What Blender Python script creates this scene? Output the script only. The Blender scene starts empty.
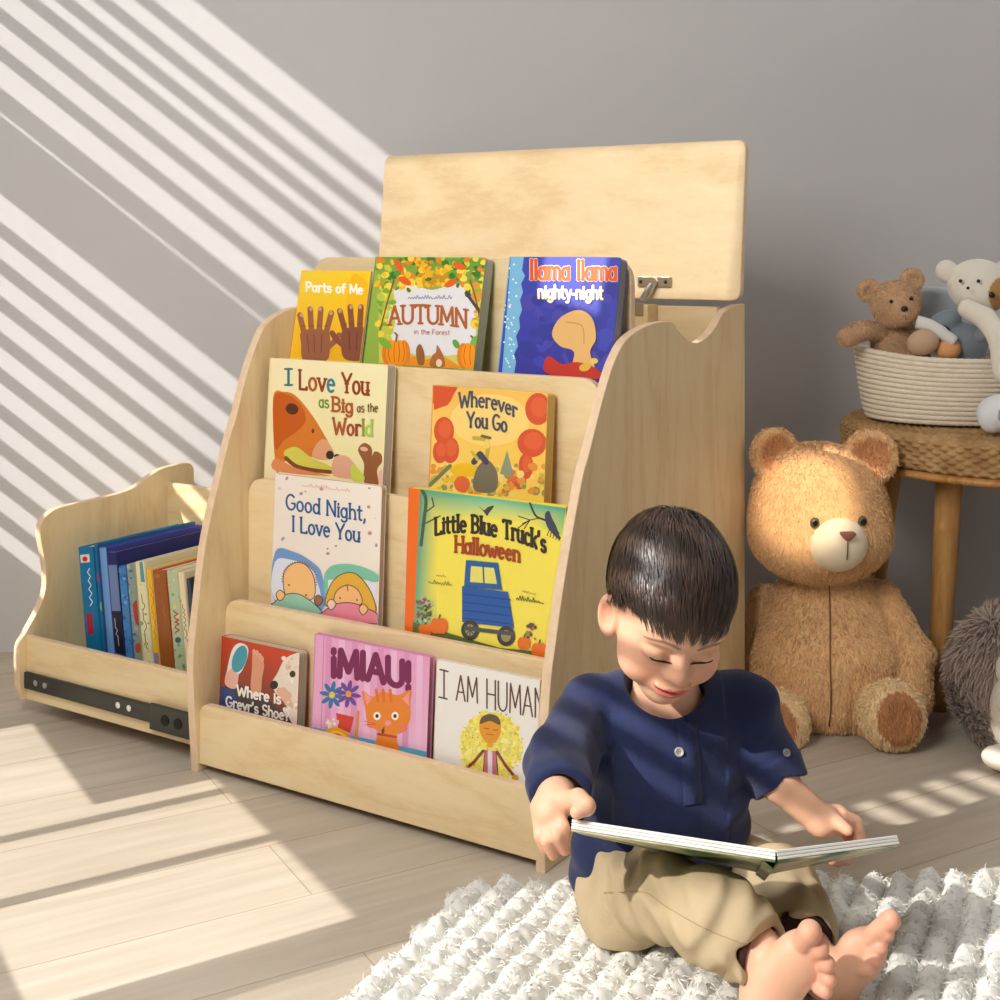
import bpy, bmesh, math, random
import numpy as np
from mathutils import Vector, Matrix, noise as mnoise

random.seed(7); RNG = np.random.default_rng(7)
SC = bpy.context.scene
COL = SC.collection
# ------------------------------------------------------------------ camera geometry (used to read positions off the photograph)
FOC, CAMH, HOR = 1338.0, 0.85, 247.0
CAM = np.array([0, 0, CAMH])
def ray(px, py): return np.array([(px-500)/FOC, 1.0, -(py-HOR)/FOC])
def at(px, py, Y): return CAM + ray(px, py)*Y
def floor_at(px, py, z=0.0):
    r = ray(px, py); return CAM + r*((z-CAMH)/r[2])
O3 = np.array([-0.5022, 2.1746, 0.0]); U3 = np.array([0.84211, -0.53931, 0]); V3 = np.array([0.53931, 0.84211, 0]); Z3 = np.array([0, 0, 1.0])
W = 0.6688; T = 0.015
def S(u, v, z): return O3 + u*U3 + v*V3 + z*Z3
def on_plane(px, py, p0, n):
    r = ray(px, py); return CAM + r*(np.dot(p0-CAM, n)/np.dot(r, n))
# ------------------------------------------------------------------ object helpers
def L(c):
    f = lambda x: (x/12.92 if x <= .04045 else ((x+.055)/1.055)**2.4)
    return tuple(f(x/255.0) for x in c[:3])
def world_of(o):
    m = o.matrix_basis.copy()
    if o.parent: m = world_of(o.parent) @ o.matrix_parent_inverse @ m
    return m
def adopt(o, p):
    o.parent = p; o.matrix_parent_inverse = world_of(p).inverted()
def tag(o, label=None, cat=None, group=None, kind=None):
    if label: o['label'] = label
    if cat: o['category'] = cat
    if group: o['group'] = group
    if kind: o['kind'] = kind
    return o
def thing(name, label, cat, loc, group=None):
    e = bpy.data.objects.new(name, None); COL.objects.link(e)
    e.location = Vector([float(x) for x in loc]); e.empty_display_size = .05
    return tag(e, label, cat, group)
def mesh_obj(name, verts, faces, mats, parent=None, smooth=False, fmat=None, colors=None, label=None):
    me = bpy.data.meshes.new(name)
    verts = np.asarray(verts, float)
    me.from_pydata(verts.tolist(), [], faces if isinstance(faces, list) else faces.tolist())
    if not isinstance(mats, (list, tuple)): mats = [mats]
    for m in mats: me.materials.append(m)
    if fmat is not None: me.polygons.foreach_set('material_index', np.asarray(fmat, np.int32))
    if smooth is True: me.polygons.foreach_set('use_smooth', np.ones(len(me.polygons), bool))
    elif smooth is not False: me.polygons.foreach_set('use_smooth', np.asarray(smooth, bool))
    if colors is not None:
        a = me.color_attributes.new('Col', 'FLOAT_COLOR', 'POINT')
        c = np.ones((len(verts), 4), np.float32); c[:, :3] = colors
        a.data.foreach_set('color', c.ravel())
    me.update()
    o = bpy.data.objects.new(name, me); COL.objects.link(o)
    if parent: adopt(o, parent)
    if label: o['label'] = label
    return o
class MB:
    """collects pieces into one mesh"""
    def __init__(s): s.v = []; s.f = []; s.m = []; s.c = []; s.s = []; s.n = 0
    def add(s, v, f, m=0, c=None, smooth=False):
        v = np.asarray(v, float); k = s.n
        s.v.append(v); s.f += [[int(i)+k for i in q] for q in f]; s.m += [m]*len(f); s.s += [smooth]*len(f)
        s.c.append(np.tile(np.asarray(c if c is not None else (1, 1, 1), float), (len(v), 1)) if c is None or np.ndim(c) == 1 else np.asarray(c, float))
        s.n += len(v)
    def bm(s, bm, m=0, c=None, smooth=False):
        bm.verts.ensure_lookup_table(); bm.verts.index_update()
        s.add([tuple(v.co) for v in bm.verts], [[v.index for v in f.verts] for f in bm.faces], m, c, smooth); bm.free()
    def build(s, name, mats, parent=None, colors=False, label=None):
        return mesh_obj(name, np.concatenate(s.v), s.f, mats, parent, s.s, s.m, np.concatenate(s.c) if colors else None, label)
def frame(o, x, y, z):
    m = np.eye(4); m[:3, 0] = x; m[:3, 1] = y; m[:3, 2] = z; m[:3, 3] = o; return Matrix(m.tolist())
SHELF = frame(O3, U3, V3, Z3)
def box_bm(lo, hi, M=None, bev=0.0, seg=2):
    bm = bmesh.new(); bmesh.ops.create_cube(bm, size=1)
    lo = Vector(lo); hi = Vector(hi)
    for v in bm.verts: v.co = Vector([(lo[i]+hi[i])/2+v.co[i]*(hi[i]-lo[i]) for i in range(3)])
    if bev: bmesh.ops.bevel(bm, geom=bm.edges[:], offset=bev, segments=seg, affect='EDGES', profile=.5)
    if M is not None: bm.transform(M)
    return bm
def prism_bm(poly, t0, t1, mapf, bev=0.0):
    """polygon extruded from t0 to t1; mapf(a, b, t) -> world"""
    bm = bmesh.new()
    A = [bm.verts.new(mapf(a, b, t0)) for a, b in poly]; B = [bm.verts.new(mapf(a, b, t1)) for a, b in poly]
    n = len(poly); caps = [bm.faces.new(A), bm.faces.new(B[::-1])]
    for i in range(n): bm.faces.new((A[i], B[i], B[(i+1) % n], A[(i+1) % n]))
    bmesh.ops.recalc_face_normals(bm, faces=bm.faces[:])
    if bev:
        e = [e for f in caps for e in f.edges]
        bmesh.ops.bevel(bm, geom=e, offset=bev, segments=2, affect='EDGES', profile=.5)
    return bm
def rounded(pts, rad, n=6):
    out = []; N = len(pts); rad = rad if isinstance(rad, (list, tuple)) else [rad]*N
    for i in range(N):
        p = np.array(pts[i], float); a = np.array(pts[i-1], float)-p; b = np.array(pts[(i+1) % N], float)-p
        la, lb = np.linalg.norm(a), np.linalg.norm(b); r = min(rad[i], la*.49, lb*.49)
        if r <= 0: out.append(tuple(p)); continue
        a = p+a/la*r; b = p+b/lb*r
        for k in range(n+1):
            t = k/n; out.append(tuple((1-t)**2*a+2*t*(1-t)*p+t*t*b))
    return out
def spline(pts, n=6, closed=False):
    P = np.array(pts, float); N = len(P); out = []
    for i in range(N if closed else N-1):
        p0 = P[i-1] if (i > 0 or closed) else P[0]; p1 = P[i]; p2 = P[(i+1) % N]; p3 = P[(i+2) % N] if (closed or i+2 < N) else P[-1]
        for k in range(n):
            t = k/n; out.append(.5*((2*p1)+(-p0+p2)*t+(2*p0-5*p1+4*p2-p3)*t*t+(-p0+3*p1-3*p2+p3)*t**3))
    if not closed: out.append(P[-1])
    return [tuple(p) for p in out]
def tube(pts, r, n=10, caps=True):
    """tube along points; r number or list -> verts, faces"""
    P = np.array(pts, float); N = len(P); R = np.full(N, r) if np.ndim(r) == 0 else np.array(r, float)
    v = []; f = []; up = None
    for i in range(N):
        t = P[min(i+1, N-1)]-P[max(i-1, 0)]; t /= np.linalg.norm(t)+1e-12
        if up is None: up = np.cross(t, (0, 0, 1)) if abs(t[2]) < .9 else np.cross(t, (1, 0, 0))
        up = up-t*np.dot(up, t); up /= np.linalg.norm(up)+1e-12; w = np.cross(t, up)
        for k in range(n):
            a = 2*math.pi*k/n; v.append(P[i]+R[i]*(math.cos(a)*up+math.sin(a)*w))
    for i in range(N-1):
        for k in range(n):
            f.append((i*n+k, i*n+(k+1) % n, (i+1)*n+(k+1) % n, (i+1)*n+k))
    if caps: f.append(tuple(range(n))[::-1]); f.append(tuple((N-1)*n+k for k in range(n)))
    return np.array(v), f
def lathe(profile, n=48, c=(0, 0, 0), sx=1.0, sy=1.0):
    v = []; f = []; m = len(profile)
    for k in range(n):
        a = 2*math.pi*k/n
        for r, z in profile: v.append((c[0]+r*sx*math.cos(a), c[1]+r*sy*math.sin(a), c[2]+z))
    for k in range(n):
        for i in range(m-1):
            f.append((k*m+i, ((k+1) % n)*m+i, ((k+1) % n)*m+i+1, k*m+i+1))
    return np.array(v), f
def uvsphere(c, r, nu=16, nv=10, R=None):
    r = np.array([r]*3 if np.ndim(r) == 0 else r, float); v = [(0, 0, 1)]; f = []
    for i in range(1, nv):
        th = math.pi*i/nv
        for k in range(nu): v.append((math.sin(th)*math.cos(2*math.pi*k/nu), math.sin(th)*math.sin(2*math.pi*k/nu), math.cos(th)))
    v.append((0, 0, -1)); v = np.array(v)*r
    for k in range(nu):
        f.append((0, 1+k, 1+(k+1) % nu)); f.append((len(v)-1, 1+(nv-2)*nu+(k+1) % nu, 1+(nv-2)*nu+k))
    for i in range(nv-2):
        for k in range(nu): f.append((1+i*nu+k, 1+(i+1)*nu+k, 1+(i+1)*nu+(k+1) % nu, 1+i*nu+(k+1) % nu))
    if R is not None: v = v @ np.asarray(R).T
    return v+np.array(c), f
# ------------------------------------------------------------------ signed distance modelling (soft bodies grown as one surface)
def smin(a, b, k):
    if k <= 0: return np.minimum(a, b)
    h = np.clip(.5+.5*(b-a)/k, 0, 1); return b+(a-b)*h-k*h*(1-h)
def smax(a, b, k): return -smin(-a, -b, k)
def sph(P, c, r): return np.linalg.norm(P-np.asarray(c), axis=1)-r
def ell(P, c, r, R=None):
    q = P-np.asarray(c)
    if R is not None: q = q @ np.asarray(R)
    r = np.asarray(r, float); k0 = np.linalg.norm(q/r, axis=1); k1 = np.linalg.norm(q/(r*r), axis=1)
    return k0*(k0-1)/np.maximum(k1, 1e-9)
def cap(P, a, b, ra, rb=None):
    a = np.asarray(a, float); b = np.asarray(b, float); rb = ra if rb is None else rb
    d = b-a; q = P-a; h = np.clip(q @ d/np.dot(d, d), 0, 1)
    return np.linalg.norm(q-h[:, None]*d, axis=1)-(ra+(rb-ra)*h)
def chain(P, pts, rs, k=.0):
    d = cap(P, pts[0], pts[1], rs[0], rs[1])
    for i in range(1, len(pts)-1): d = smin(d, cap(P, pts[i], pts[i+1], rs[i], rs[i+1]), k)
    return d
def rot(axis, ang):
    return np.array(Matrix.Rotation(ang, 3, axis))
def mesh_sdf(f, lo, hi, h, B=4):
    lo = np.asarray(lo, float); hi = np.asarray(hi, float)
    nb = np.ceil((hi-lo)/(h*B)).astype(int); n = nb*B+1
    ax = [lo[i]+h*B*(np.arange(nb[i])+.5) for i in range(3)]
    G = np.stack(np.meshgrid(*ax, indexing='ij'), -1).reshape(-1, 3)
    d = f(G).reshape(nb)
    act = np.abs(d) < h*B*1.35
    D = np.empty(n, np.float32); full = np.repeat(np.repeat(np.repeat(d, B, 0), B, 1), B, 2)
    D[:-1, :-1, :-1] = full; D[-1] = 1; D[:, -1] = 1; D[:, :, -1] = 1
    M = np.zeros(n, bool)
    ii = np.argwhere(act)
    off = np.stack(np.meshgrid(*[np.arange(B+1)]*3, indexing='ij'), -1).reshape(-1, 3)
    idx = (ii[:, None, :]*B+off[None]).reshape(-1, 3)
    M[idx[:, 0], idx[:, 1], idx[:, 2]] = True
    pt = np.argwhere(M); vals = np.empty(len(pt), np.float32)
    for s in range(0, len(pt), 400000): vals[s:s+400000] = f(lo+h*pt[s:s+400000])
    D[pt[:, 0], pt[:, 1], pt[:, 2]] = vals
    # surface nets
    neg = D < 0; c = [n[i]-1 for i in range(3)]
    cnt = np.zeros(c, np.int8); sl = lambda a, o: a[o[0]:o[0]+c[0], o[1]:o[1]+c[1], o[2]:o[2]+c[2]]
    for o in np.ndindex(2, 2, 2): cnt += sl(neg, o)
    cells = np.argwhere((cnt > 0) & (cnt < 8)); vid = np.full(c, -1, np.int32)
    vid[cells[:, 0], cells[:, 1], cells[:, 2]] = np.arange(len(cells))
    acc = np.zeros((len(cells), 3)); num = np.zeros(len(cells))
    cv = {o: D[cells[:, 0]+o[0], cells[:, 1]+o[1], cells[:, 2]+o[2]].astype(float) for o in np.ndindex(2, 2, 2)}
    for a in np.ndindex(2, 2, 2):
        for k in range(3):
            if a[k]: continue
            b = list(a); b[k] = 1; b = tuple(b); da, db = cv[a], cv[b]
            m = (da < 0) != (db < 0); t = np.where(m, da/np.where(m, da-db, 1), 0)
            p = np.zeros((len(cells), 3)); p[:] = a; p[:, k] = t
            acc += p*m[:, None]; num += m
    V = lo+h*(cells+acc/np.maximum(num, 1)[:, None])
    F = []
    for k in range(3):
        i, j = (k+1) % 3, (k+2) % 3
        a = [slice(None)]*3; b = [slice(None)]*3; a[k] = slice(0, -1); b[k] = slice(1, None)
        na, nb_ = neg[tuple(a)], neg[tuple(b)]
        e = np.argwhere(na != nb_)
        e = e[(e[:, i] > 0) & (e[:, j] > 0) & (e[:, i] < c[i]) & (e[:, j] < c[j])]
        s = na[e[:, 0], e[:, 1], e[:, 2]]
        q = []
        for (oi, oj) in ((-1, -1), (0, -1), (0, 0), (-1, 0)):
            g = e.copy(); g[:, i] += oi; g[:, j] += oj; q.append(vid[g[:, 0], g[:, 1], g[:, 2]])
        q = np.stack(q, 1); q[~s] = q[~s][:, ::-1]; F.append(q)
    F = np.concatenate(F); F = F[(F >= 0).all(1)]
    return V, F
def vnormals(V, F):
    n = np.cross(V[F[:, 2]]-V[F[:, 0]], V[F[:, 3]]-V[F[:, 1]]); N = np.zeros_like(V)
    for k in range(4): np.add.at(N, F[:, k], n)
    return N/np.maximum(np.linalg.norm(N, axis=1), 1e-12)[:, None]
def fur(V, F, count, length, width, lean=.5, down=(0, 0, -1), jitter=.4, mask=None, seed=1, lift=0.0, segs=1):
    """blades of pile on a quad mesh -> verts, tri list, root vertex index"""
    g = np.random.default_rng(seed)
    a = np.linalg.norm(np.cross(V[F[:, 2]]-V[F[:, 0]], V[F[:, 3]]-V[F[:, 1]]), axis=1)
    if mask is not None: a = a*mask[F].mean(1)
    fi = g.choice(len(F), count, p=a/a.sum()); s, t = g.random(count)[:, None], g.random(count)[:, None]
    q = F[fi]; N = vnormals(V, F)
    P = (V[q[:, 0]]*(1-s)+V[q[:, 1]]*s)*(1-t)+(V[q[:, 3]]*(1-s)+V[q[:, 2]]*s)*t
    n = N[q].mean(1); n /= np.linalg.norm(n, axis=1)[:, None]+1e-9
    dn = np.asarray(down(P) if callable(down) else np.tile(down, (count, 1)), float)
    dn = dn-n*(dn*n).sum(1)[:, None]; dn /= np.linalg.norm(dn, axis=1)[:, None]+1e-6
    dr = n*(1-lean)+dn*lean+g.normal(size=(count, 3))*jitter*.5
    dr /= np.linalg.norm(dr, axis=1)[:, None]
    side = np.cross(dr, g.normal(size=(count, 3))); side /= np.linalg.norm(side, axis=1)[:, None]
    ln = length*(.6+.6*g.random(count))[:, None]
    P0 = P-n*.001
    w = side*width*.5
    v = np.stack([P0-w, P0+w, P+dr*ln*.55+w*.7+n*lift, P+dr*ln*.55-w*.7+n*lift, P+(dr*(1)+dn*.35)*ln], 1).reshape(-1, 3)
    b = np.arange(count)[:, None]*5
    f = [list(x) for x in np.concatenate([b+np.array([[0, 1, 2, 3]])], 0)]+[list(x) for x in b+np.array([[3, 2, 4]])]
    return v, f, q[:, 0]
def drop(px, py, f, Y0=1.50, lift=.0):
    r = ray(px, py); y = Y0
    for _ in range(60):
        p = CAM+r*y; d = float(f(p[None])[0]); y += max(d*.8, 1e-5)
        if d < 2e-4: break
    p = CAM+r*y; e = 1e-3; n = np.array([float(f((p+np.eye(3)[k]*e)[None])[0])-float(f((p-np.eye(3)[k]*e)[None])[0]) for k in range(3)]); n /= np.linalg.norm(n)
    return p+n*lift, n
# ------------------------------------------------------------------ materials
class NT:
    def __init__(s, name):
        s.m = bpy.data.materials.new(name); s.m.use_nodes = True; s.t = s.m.node_tree; s.b = s.t.nodes['Principled BSDF']
    def n(s, typ, **kw):
        x = s.t.nodes.new(typ)
        for k, v in kw.items():
            if k in x.inputs: x.inputs[k].default_value = v
            else: setattr(x, k, v)
        return x
    def l(s, a, b): s.t.links.new(a, b)
    def set(s, **kw):
        for k, v in kw.items():
            k = k.replace('_', ' ')
            if k in s.b.inputs: s.b.inputs[k].default_value = v
        return s
def ramp(nt, fac, stops):
    r = nt.n('ShaderNodeValToRGB'); e = r.color_ramp.elements
    while len(e) < len(stops): e.new(.5)
    for i, (p, c) in enumerate(stops): e[i].position = p; e[i].color = (*c, 1)
    nt.l(fac, r.inputs[0]); return r.outputs[0]
def plain(name, c, rough=.5, metal=0.0, bump=0.0, bscale=200, sheen=0.0, spec=.5, vary=0.0, vscale=20, sss=0.0):
    nt = NT(name); c = L(c); nt.set(Base_Color=(*c, 1), Roughness=rough, Metallic=metal)
    nt.b.inputs['Specular IOR Level'].default_value = spec
    if sheen: nt.b.inputs['Sheen Weight'].default_value = sheen
    tc = nt.n('ShaderNodeTexCoord')
    if vary:
        nz = nt.n('ShaderNodeTexNoise', Scale=vscale, Detail=4.0); nt.l(tc.outputs['Object'], nz.inputs['Vector'])
        o = ramp(nt, nz.outputs['Fac'], [(.3, tuple(x*(1-vary) for x in c)), (.7, tuple(min(1, x*(1+vary)) for x in c))]); nt.l(o, nt.b.inputs['Base Color'])
    if bump:
        nz = nt.n('ShaderNodeTexNoise', Scale=bscale, Detail=3.0); nt.l(tc.outputs['Object'], nz.inputs['Vector'])
        b = nt.n('ShaderNodeBump', Strength=bump, Distance=.002); nt.l(nz.outputs['Fac'], b.inputs['Height']); nt.l(b.outputs[0], nt.b.inputs['Normal'])
    return nt.m
def attr_mat(name, rough=.5, bump=0.0, bscale=200, sheen=0.0, sss=0.0, spec=.5, dist=.002):
    nt = NT(name); a = nt.n('ShaderNodeVertexColor', layer_name='Col'); nt.l(a.outputs['Color'], nt.b.inputs['Base Color'])
    nt.set(Roughness=rough); nt.b.inputs['Specular IOR Level'].default_value = spec
    if sheen: nt.b.inputs['Sheen Weight'].default_value = sheen
    if sss:
        nt.b.inputs['Subsurface Weight'].default_value = sss; nt.b.inputs['Subsurface Radius'].default_value = (.012, .005, .003); nt.b.inputs['Subsurface Scale'].default_value = 1.0
    if bump:
        tc = nt.n('ShaderNodeTexCoord'); nz = nt.n('ShaderNodeTexNoise', Scale=bscale, Detail=3.0); nt.l(tc.outputs['Object'], nz.inputs['Vector'])
        b = nt.n('ShaderNodeBump', Strength=bump, Distance=dist); nt.l(nz.outputs['Fac'], b.inputs['Height']); nt.l(b.outputs[0], nt.b.inputs['Normal'])
    return nt.m
def wood(name, c1, c2, c3, rotz, scale, rough=.38, rotx=0.0):
    """pale veneer: long soft cathedral grain; scale = stretch per axis after turning into the board's axes"""
    nt = NT(name); tc = nt.n('ShaderNodeTexCoord'); mp = nt.n('ShaderNodeMapping'); mp.vector_type = 'TEXTURE'
    mp.inputs['Rotation'].default_value = (rotx, 0, rotz); nt.l(tc.outputs['Object'], mp.inputs['Vector'])
    m2 = nt.n('ShaderNodeMapping'); m2.inputs['Scale'].default_value = scale; nt.l(mp.outputs[0], m2.inputs['Vector'])
    big = nt.n('ShaderNodeTexNoise', Scale=1.6, Detail=2.0, Distortion=.6); nt.l(m2.outputs[0], big.inputs['Vector'])
    mul = nt.n('ShaderNodeMath', operation='MULTIPLY'); mul.inputs[1].default_value = 9.0; nt.l(big.outputs['Fac'], mul.inputs[0])
    fr = nt.n('ShaderNodeMath', operation='PINGPONG'); fr.inputs[1].default_value = 1.0; nt.l(mul.outputs[0], fr.inputs[0])
    fine = nt.n('ShaderNodeTexNoise', Scale=22.0, Detail=5.0, Roughness=.7); nt.l(m2.outputs[0], fine.inputs['Vector'])
    mx = nt.n('ShaderNodeMath', operation='MULTIPLY_ADD'); mx.inputs[1].default_value = .45; nt.l(fr.outputs[0], mx.inputs[0]); nt.l(fine.outputs['Fac'], mx.inputs[2])
    col = ramp(nt, mx.outputs[0], [(.35, L(c1)), (.75, L(c2)), (1.0, L(c3))]); nt.l(col, nt.b.inputs['Base Color'])
    b = nt.n('ShaderNodeBump', Strength=.06, Distance=.001); nt.l(fine.outputs['Fac'], b.inputs['Height']); nt.l(b.outputs[0], nt.b.inputs['Normal'])
    nt.set(Roughness=rough); nt.b.inputs['Specular IOR Level'].default_value = .35
    return nt.m
PRINT = attr_mat('printed_cover', .32, spec=.4)
PAPER = plain('page_paper', (236, 228, 208), .7)
# ------------------------------------------------------------------ room
def wall_material():
    nt = NT('painted_plaster'); tc = nt.n('ShaderNodeTexCoord')
    nz = nt.n('ShaderNodeTexNoise', Scale=2.0, Detail=4.0); nt.l(tc.outputs['Object'], nz.inputs['Vector'])
    nt.l(ramp(nt, nz.outputs['Fac'], [(.3, L((200, 198, 198))), (.7, L((205, 203, 203)))]), nt.b.inputs['Base Color'])
    n2 = nt.n('ShaderNodeTexNoise', Scale=350.0, Detail=3.0); nt.l(tc.outputs['Object'], n2.inputs['Vector'])
    b = nt.n('ShaderNodeBump', Strength=.15, Distance=.001); nt.l(n2.outputs['Fac'], b.inputs['Height']); nt.l(b.outputs[0], nt.b.inputs['Normal'])
    nt.set(Roughness=.85); return nt.m
def floor_material():
    nt = NT('pale_plank_floor'); tc = nt.n('ShaderNodeTexCoord'); mp = nt.n('ShaderNodeMapping'); mp.vector_type = 'TEXTURE'
    mp.inputs['Rotation'].default_value = (0, 0, math.radians(29.5)); nt.l(tc.outputs['Object'], mp.inputs['Vector'])
    br = nt.n('ShaderNodeTexBrick', Scale=1.0); nt.l(mp.outputs[0], br.inputs['Vector'])
    br.inputs['Brick Width'].default_value = 1.3; br.inputs['Row Height'].default_value = .165; br.inputs['Mortar Size'].default_value = .0012
    br.inputs['Color1'].default_value = (*L((196, 184, 167)), 1); br.inputs['Color2'].default_value = (*L((206, 195, 179)), 1); br.inputs['Mortar'].default_value = (*L((172, 156, 134)), 1)
    m2 = nt.n('ShaderNodeMapping'); m2.inputs['Scale'].default_value = (1.2, 14, 1); nt.l(mp.outputs[0], m2.inputs['Vector'])
    nz = nt.n('ShaderNodeTexNoise', Scale=3.0, Detail=6.0, Distortion=.4); nt.l(m2.outputs[0], nz.inputs['Vector'])
    mx = nt.n('ShaderNodeMixRGB', blend_type='MULTIPLY'); mx.inputs[0].default_value = 1.0
    nt.l(br.outputs['Color'], mx.inputs[1]); nt.l(ramp(nt, nz.outputs['Fac'], [(.3, (.83, .81, .78)), (.7, (1, 1, 1))]), mx.inputs[2]); nt.l(mx.outputs[0], nt.b.inputs['Base Color'])
    b = nt.n('ShaderNodeBump', Strength=.2, Distance=.001); nt.l(nz.outputs['Fac'], b.inputs['Height']); nt.l(b.outputs[0], nt.b.inputs['Normal'])
    nt.set(Roughness=.42); nt.b.inputs['Specular IOR Level'].default_value = .3; return nt.m
M_WALL = wall_material()
def struct(name, o): o.name = name; o['kind'] = 'structure'; return o
def flat_box(name, lo, hi, m, M=None):
    b = MB(); b.bm(box_bm(lo, hi, M)); return struct(name, b.build(name, m))
flat_box('floor', (-2.6, -1.8, -.06), (2.6, 3.2, 0), floor_material())
WA = math.atan(.06)
def wall_y(x): return 2.87+.06*x
MW = Matrix.Translation((0, 2.87, 0)) @ Matrix.Rotation(WA, 4, 'Z')
flat_box('wall_back', (-1.75, 0, 0), (2.6, .1, 3.4), M_WALL, MW)
flat_box('wall_right', (1.9, -1.0, 0), (1.98, 2.95, 3.4), M_WALL)
# unseen angled bay on the left, solid parts and openings shaped to steer sun
EV = np.array([.525, -.851, 0]); NV = np.array([.851, .525, 0]); BAY = np.array([-1.5, 2.03, 0]); E0 = float(BAY @ EV)
MBAY = frame(BAY-E0*EV, EV, NV, Z3)          # local (e, a, z)
def bay(e0, e1, z0, z1, mb, th=.02): mb.bm(box_bm((e0, -th/2, z0), (e1, th/2, z1), MBAY))
TOPZ = 3.4; wb = MB()
def bayp(poly, mb, th=.02): mb.bm(prism_bm(poly, -th/2, th/2, lambda a, b, t: MBAY @ Vector((a, t, b))))
bay(E0, -2.47, 0, TOPZ, wb); bayp([(-2.47, .65), (-1.76, .65), (-1.76, 1.955), (-2.47, 1.72)], wb); bayp([(-2.47, 2.02), (-1.76, 2.26), (-1.76, TOPZ), (-2.47, TOPZ)], wb)
bay(-1.76, -1.45, .65, 1.70, wb); bay(-1.66, -1.45, 1.70, 1.84, wb); bay(-1.76, -1.45, 1.84, TOPZ, wb); bay(-1.54, -1.45, 0, .65, wb); bay(-2.47, -2.06, .52, .65, wb); bay(-1.45, -1.06, 1.46, TOPZ, wb); bay(-1.45, -1.06, 0, .12, wb); bay(-.82, 1.7, 0, TOPZ, wb); bay(-1.06, -.82, 1.46, TOPZ, wb)  # long solid stretch past the slats is added to block stray sun
struct('sun_mask_wall', wb.build('sun_mask_wall', M_WALL))
fr = MB(); bay(-2.02, -1.995, 0, .65, fr); bay(-1.825, -1.80, 0, .65, fr); bay(-2.45, -1.54, .34, .365, fr)
struct('window_1', fr.build('window_frame', plain('white_window_frame', (235, 232, 226), .5)))
# slatted opening in the side wall beside the bay
wl = MB(); x0 = -1.5
def zl(y0): return .85-(y0-247)/1338*2.8+.36
for z0, z1 in ((0, zl(545)), (zl(-164), TOPZ)): wl.bm(box_bm((x0-.02, 2.03, z0), (x0, 2.765, z1)))
struct('wall_side', wl.build('wall_side', M_WALL))
sl = MB()
for y0 in (-120, -86, -56, -28, 10, 48, 225, 262, 299, 335, 371, 407, 443, 479, 515): sl.bm(box_bm((x0-.014, 2.035, zl(y0)-.0135), (x0-.006, 2.76, zl(y0)+.0135)))
sl.bm(box_bm((x0-.014, 2.035, zl(106)), (x0-.006, 2.76, zl(84)))); sl.bm(box_bm((x0-.014, 2.035, zl(188)), (x0-.006, 2.76, zl(112))))
struct('window_2', sl.build('window_shutter', plain('white_shutter', (235, 232, 226), .5)))
s3 = MB()  # unseen slats: coarse ones stripe the boy, fine ones added to dim the sun
def slats(e0, e1, z0, z1, pitch, h): 
    for z in np.arange(z0, z1, pitch): s3.bm(box_bm((e0, -.0005, z), (e1, .0005, z+h), MBAY))
slats(-1.45, -1.19, 1.0, 1.44, .052, .026); slats(-1.45, -.82, .45, 1.0, .007, .0027); slats(-1.19, -.82, 1.0, 1.45, .007, .0025)
for i in range(52): z = i*.0059; s3.bm(prism_bm([(-2.47, 1.72+z), (-1.76, 1.955+z), (-1.76, 1.9588+z), (-2.47, 1.7238+z)], -.0005, .0005, lambda a, b, t: MBAY @ Vector((a, t, b))))
struct('blind_and_dimmer', s3.build('blind_and_dimmer_slats', bpy.data.materials['white_shutter']))
# ------------------------------------------------------------------ front-facing bookcase
RZ = math.atan2(U3[1], U3[0])
BIRCH = ((238, 216, 172), (234, 209, 162), (227, 198, 149))
M_BOARD = wood('birch_board', *BIRCH, RZ, (1.3, 6, 6))
M_SIDE = wood('birch_side', *BIRCH, RZ, (6, 6, 1.1))
M_LID = wood('birch_lid', (242, 220, 178), (237, 211, 166), (229, 199, 151), RZ, (1.2, 5, 4))
def ply_edge():
    nt = NT('plywood_edge'); tc = nt.n('ShaderNodeTexCoord'); nz = nt.n('ShaderNodeTexNoise', Scale=60.0, Detail=2.0); nt.l(tc.outputs['Object'], nz.inputs['Vector'])
    nt.l(ramp(nt, nz.outputs['Fac'], [(.3, L((226, 194, 158)),), (.7, L((236, 208, 174)))]), nt.b.inputs['Base Color']); nt.set(Roughness=.5); return nt.m
M_EDGE = ply_edge()
def board(poly, t0, t1, mapf, name, mat, parent, bev=.0015, label=None):
    """panel: two veneered faces, plywood edges"""
    bm = prism_bm(poly, t0, t1, mapf, bev); mb = MB()
    nf = sorted(range(len(bm.faces)), key=lambda i: -bm.faces[:][i].calc_area())[:2]
    bm.faces.ensure_lookup_table(); big = {f.index for f in sorted(bm.faces, key=lambda f: -f.calc_area())[:2]}
    bm.verts.index_update(); bm.faces.index_update()
    mb.add([tuple(v.co) for v in bm.verts], [[v.index for v in f.verts] for f in bm.faces]); fm = [0 if f.index in big else 1 for f in bm.faces]; bm.free()
    mb.m = fm; return mb.build(name, [mat, M_EDGE], parent, label=label)
mu = lambda a, b, t: S(t, a, b)        # profile (v, z) extruded in u
mv = lambda a, b, t: S(a, t, b)        # outline (u, z) extruded in v
shelf = thing('bookcase', 'birch plywood children\'s bookcase with face-out tiers, raised lid and notched sides', 'bookcase', S(W/2, .3, 0))
profR = [(.0, .0), (.0, .12), (.0133, .2457), (.0296, .3099), (.0572, .4005), (.1028, .519), (.1234, .5537), (.1565, .6142), (.1843, .6584), (.2060, .6850), (.2387, .71), (.2854, .7241), (.334, .731)]
tail = spline([(.334, .731), (.3957, .7303), (.422, .7154), (.4605, .697), (.5002, .6906), (.5411, .699), (.5747, .7143), (.6092, .737), (.6536, .7457), (.69, .748)], 4)
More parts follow.
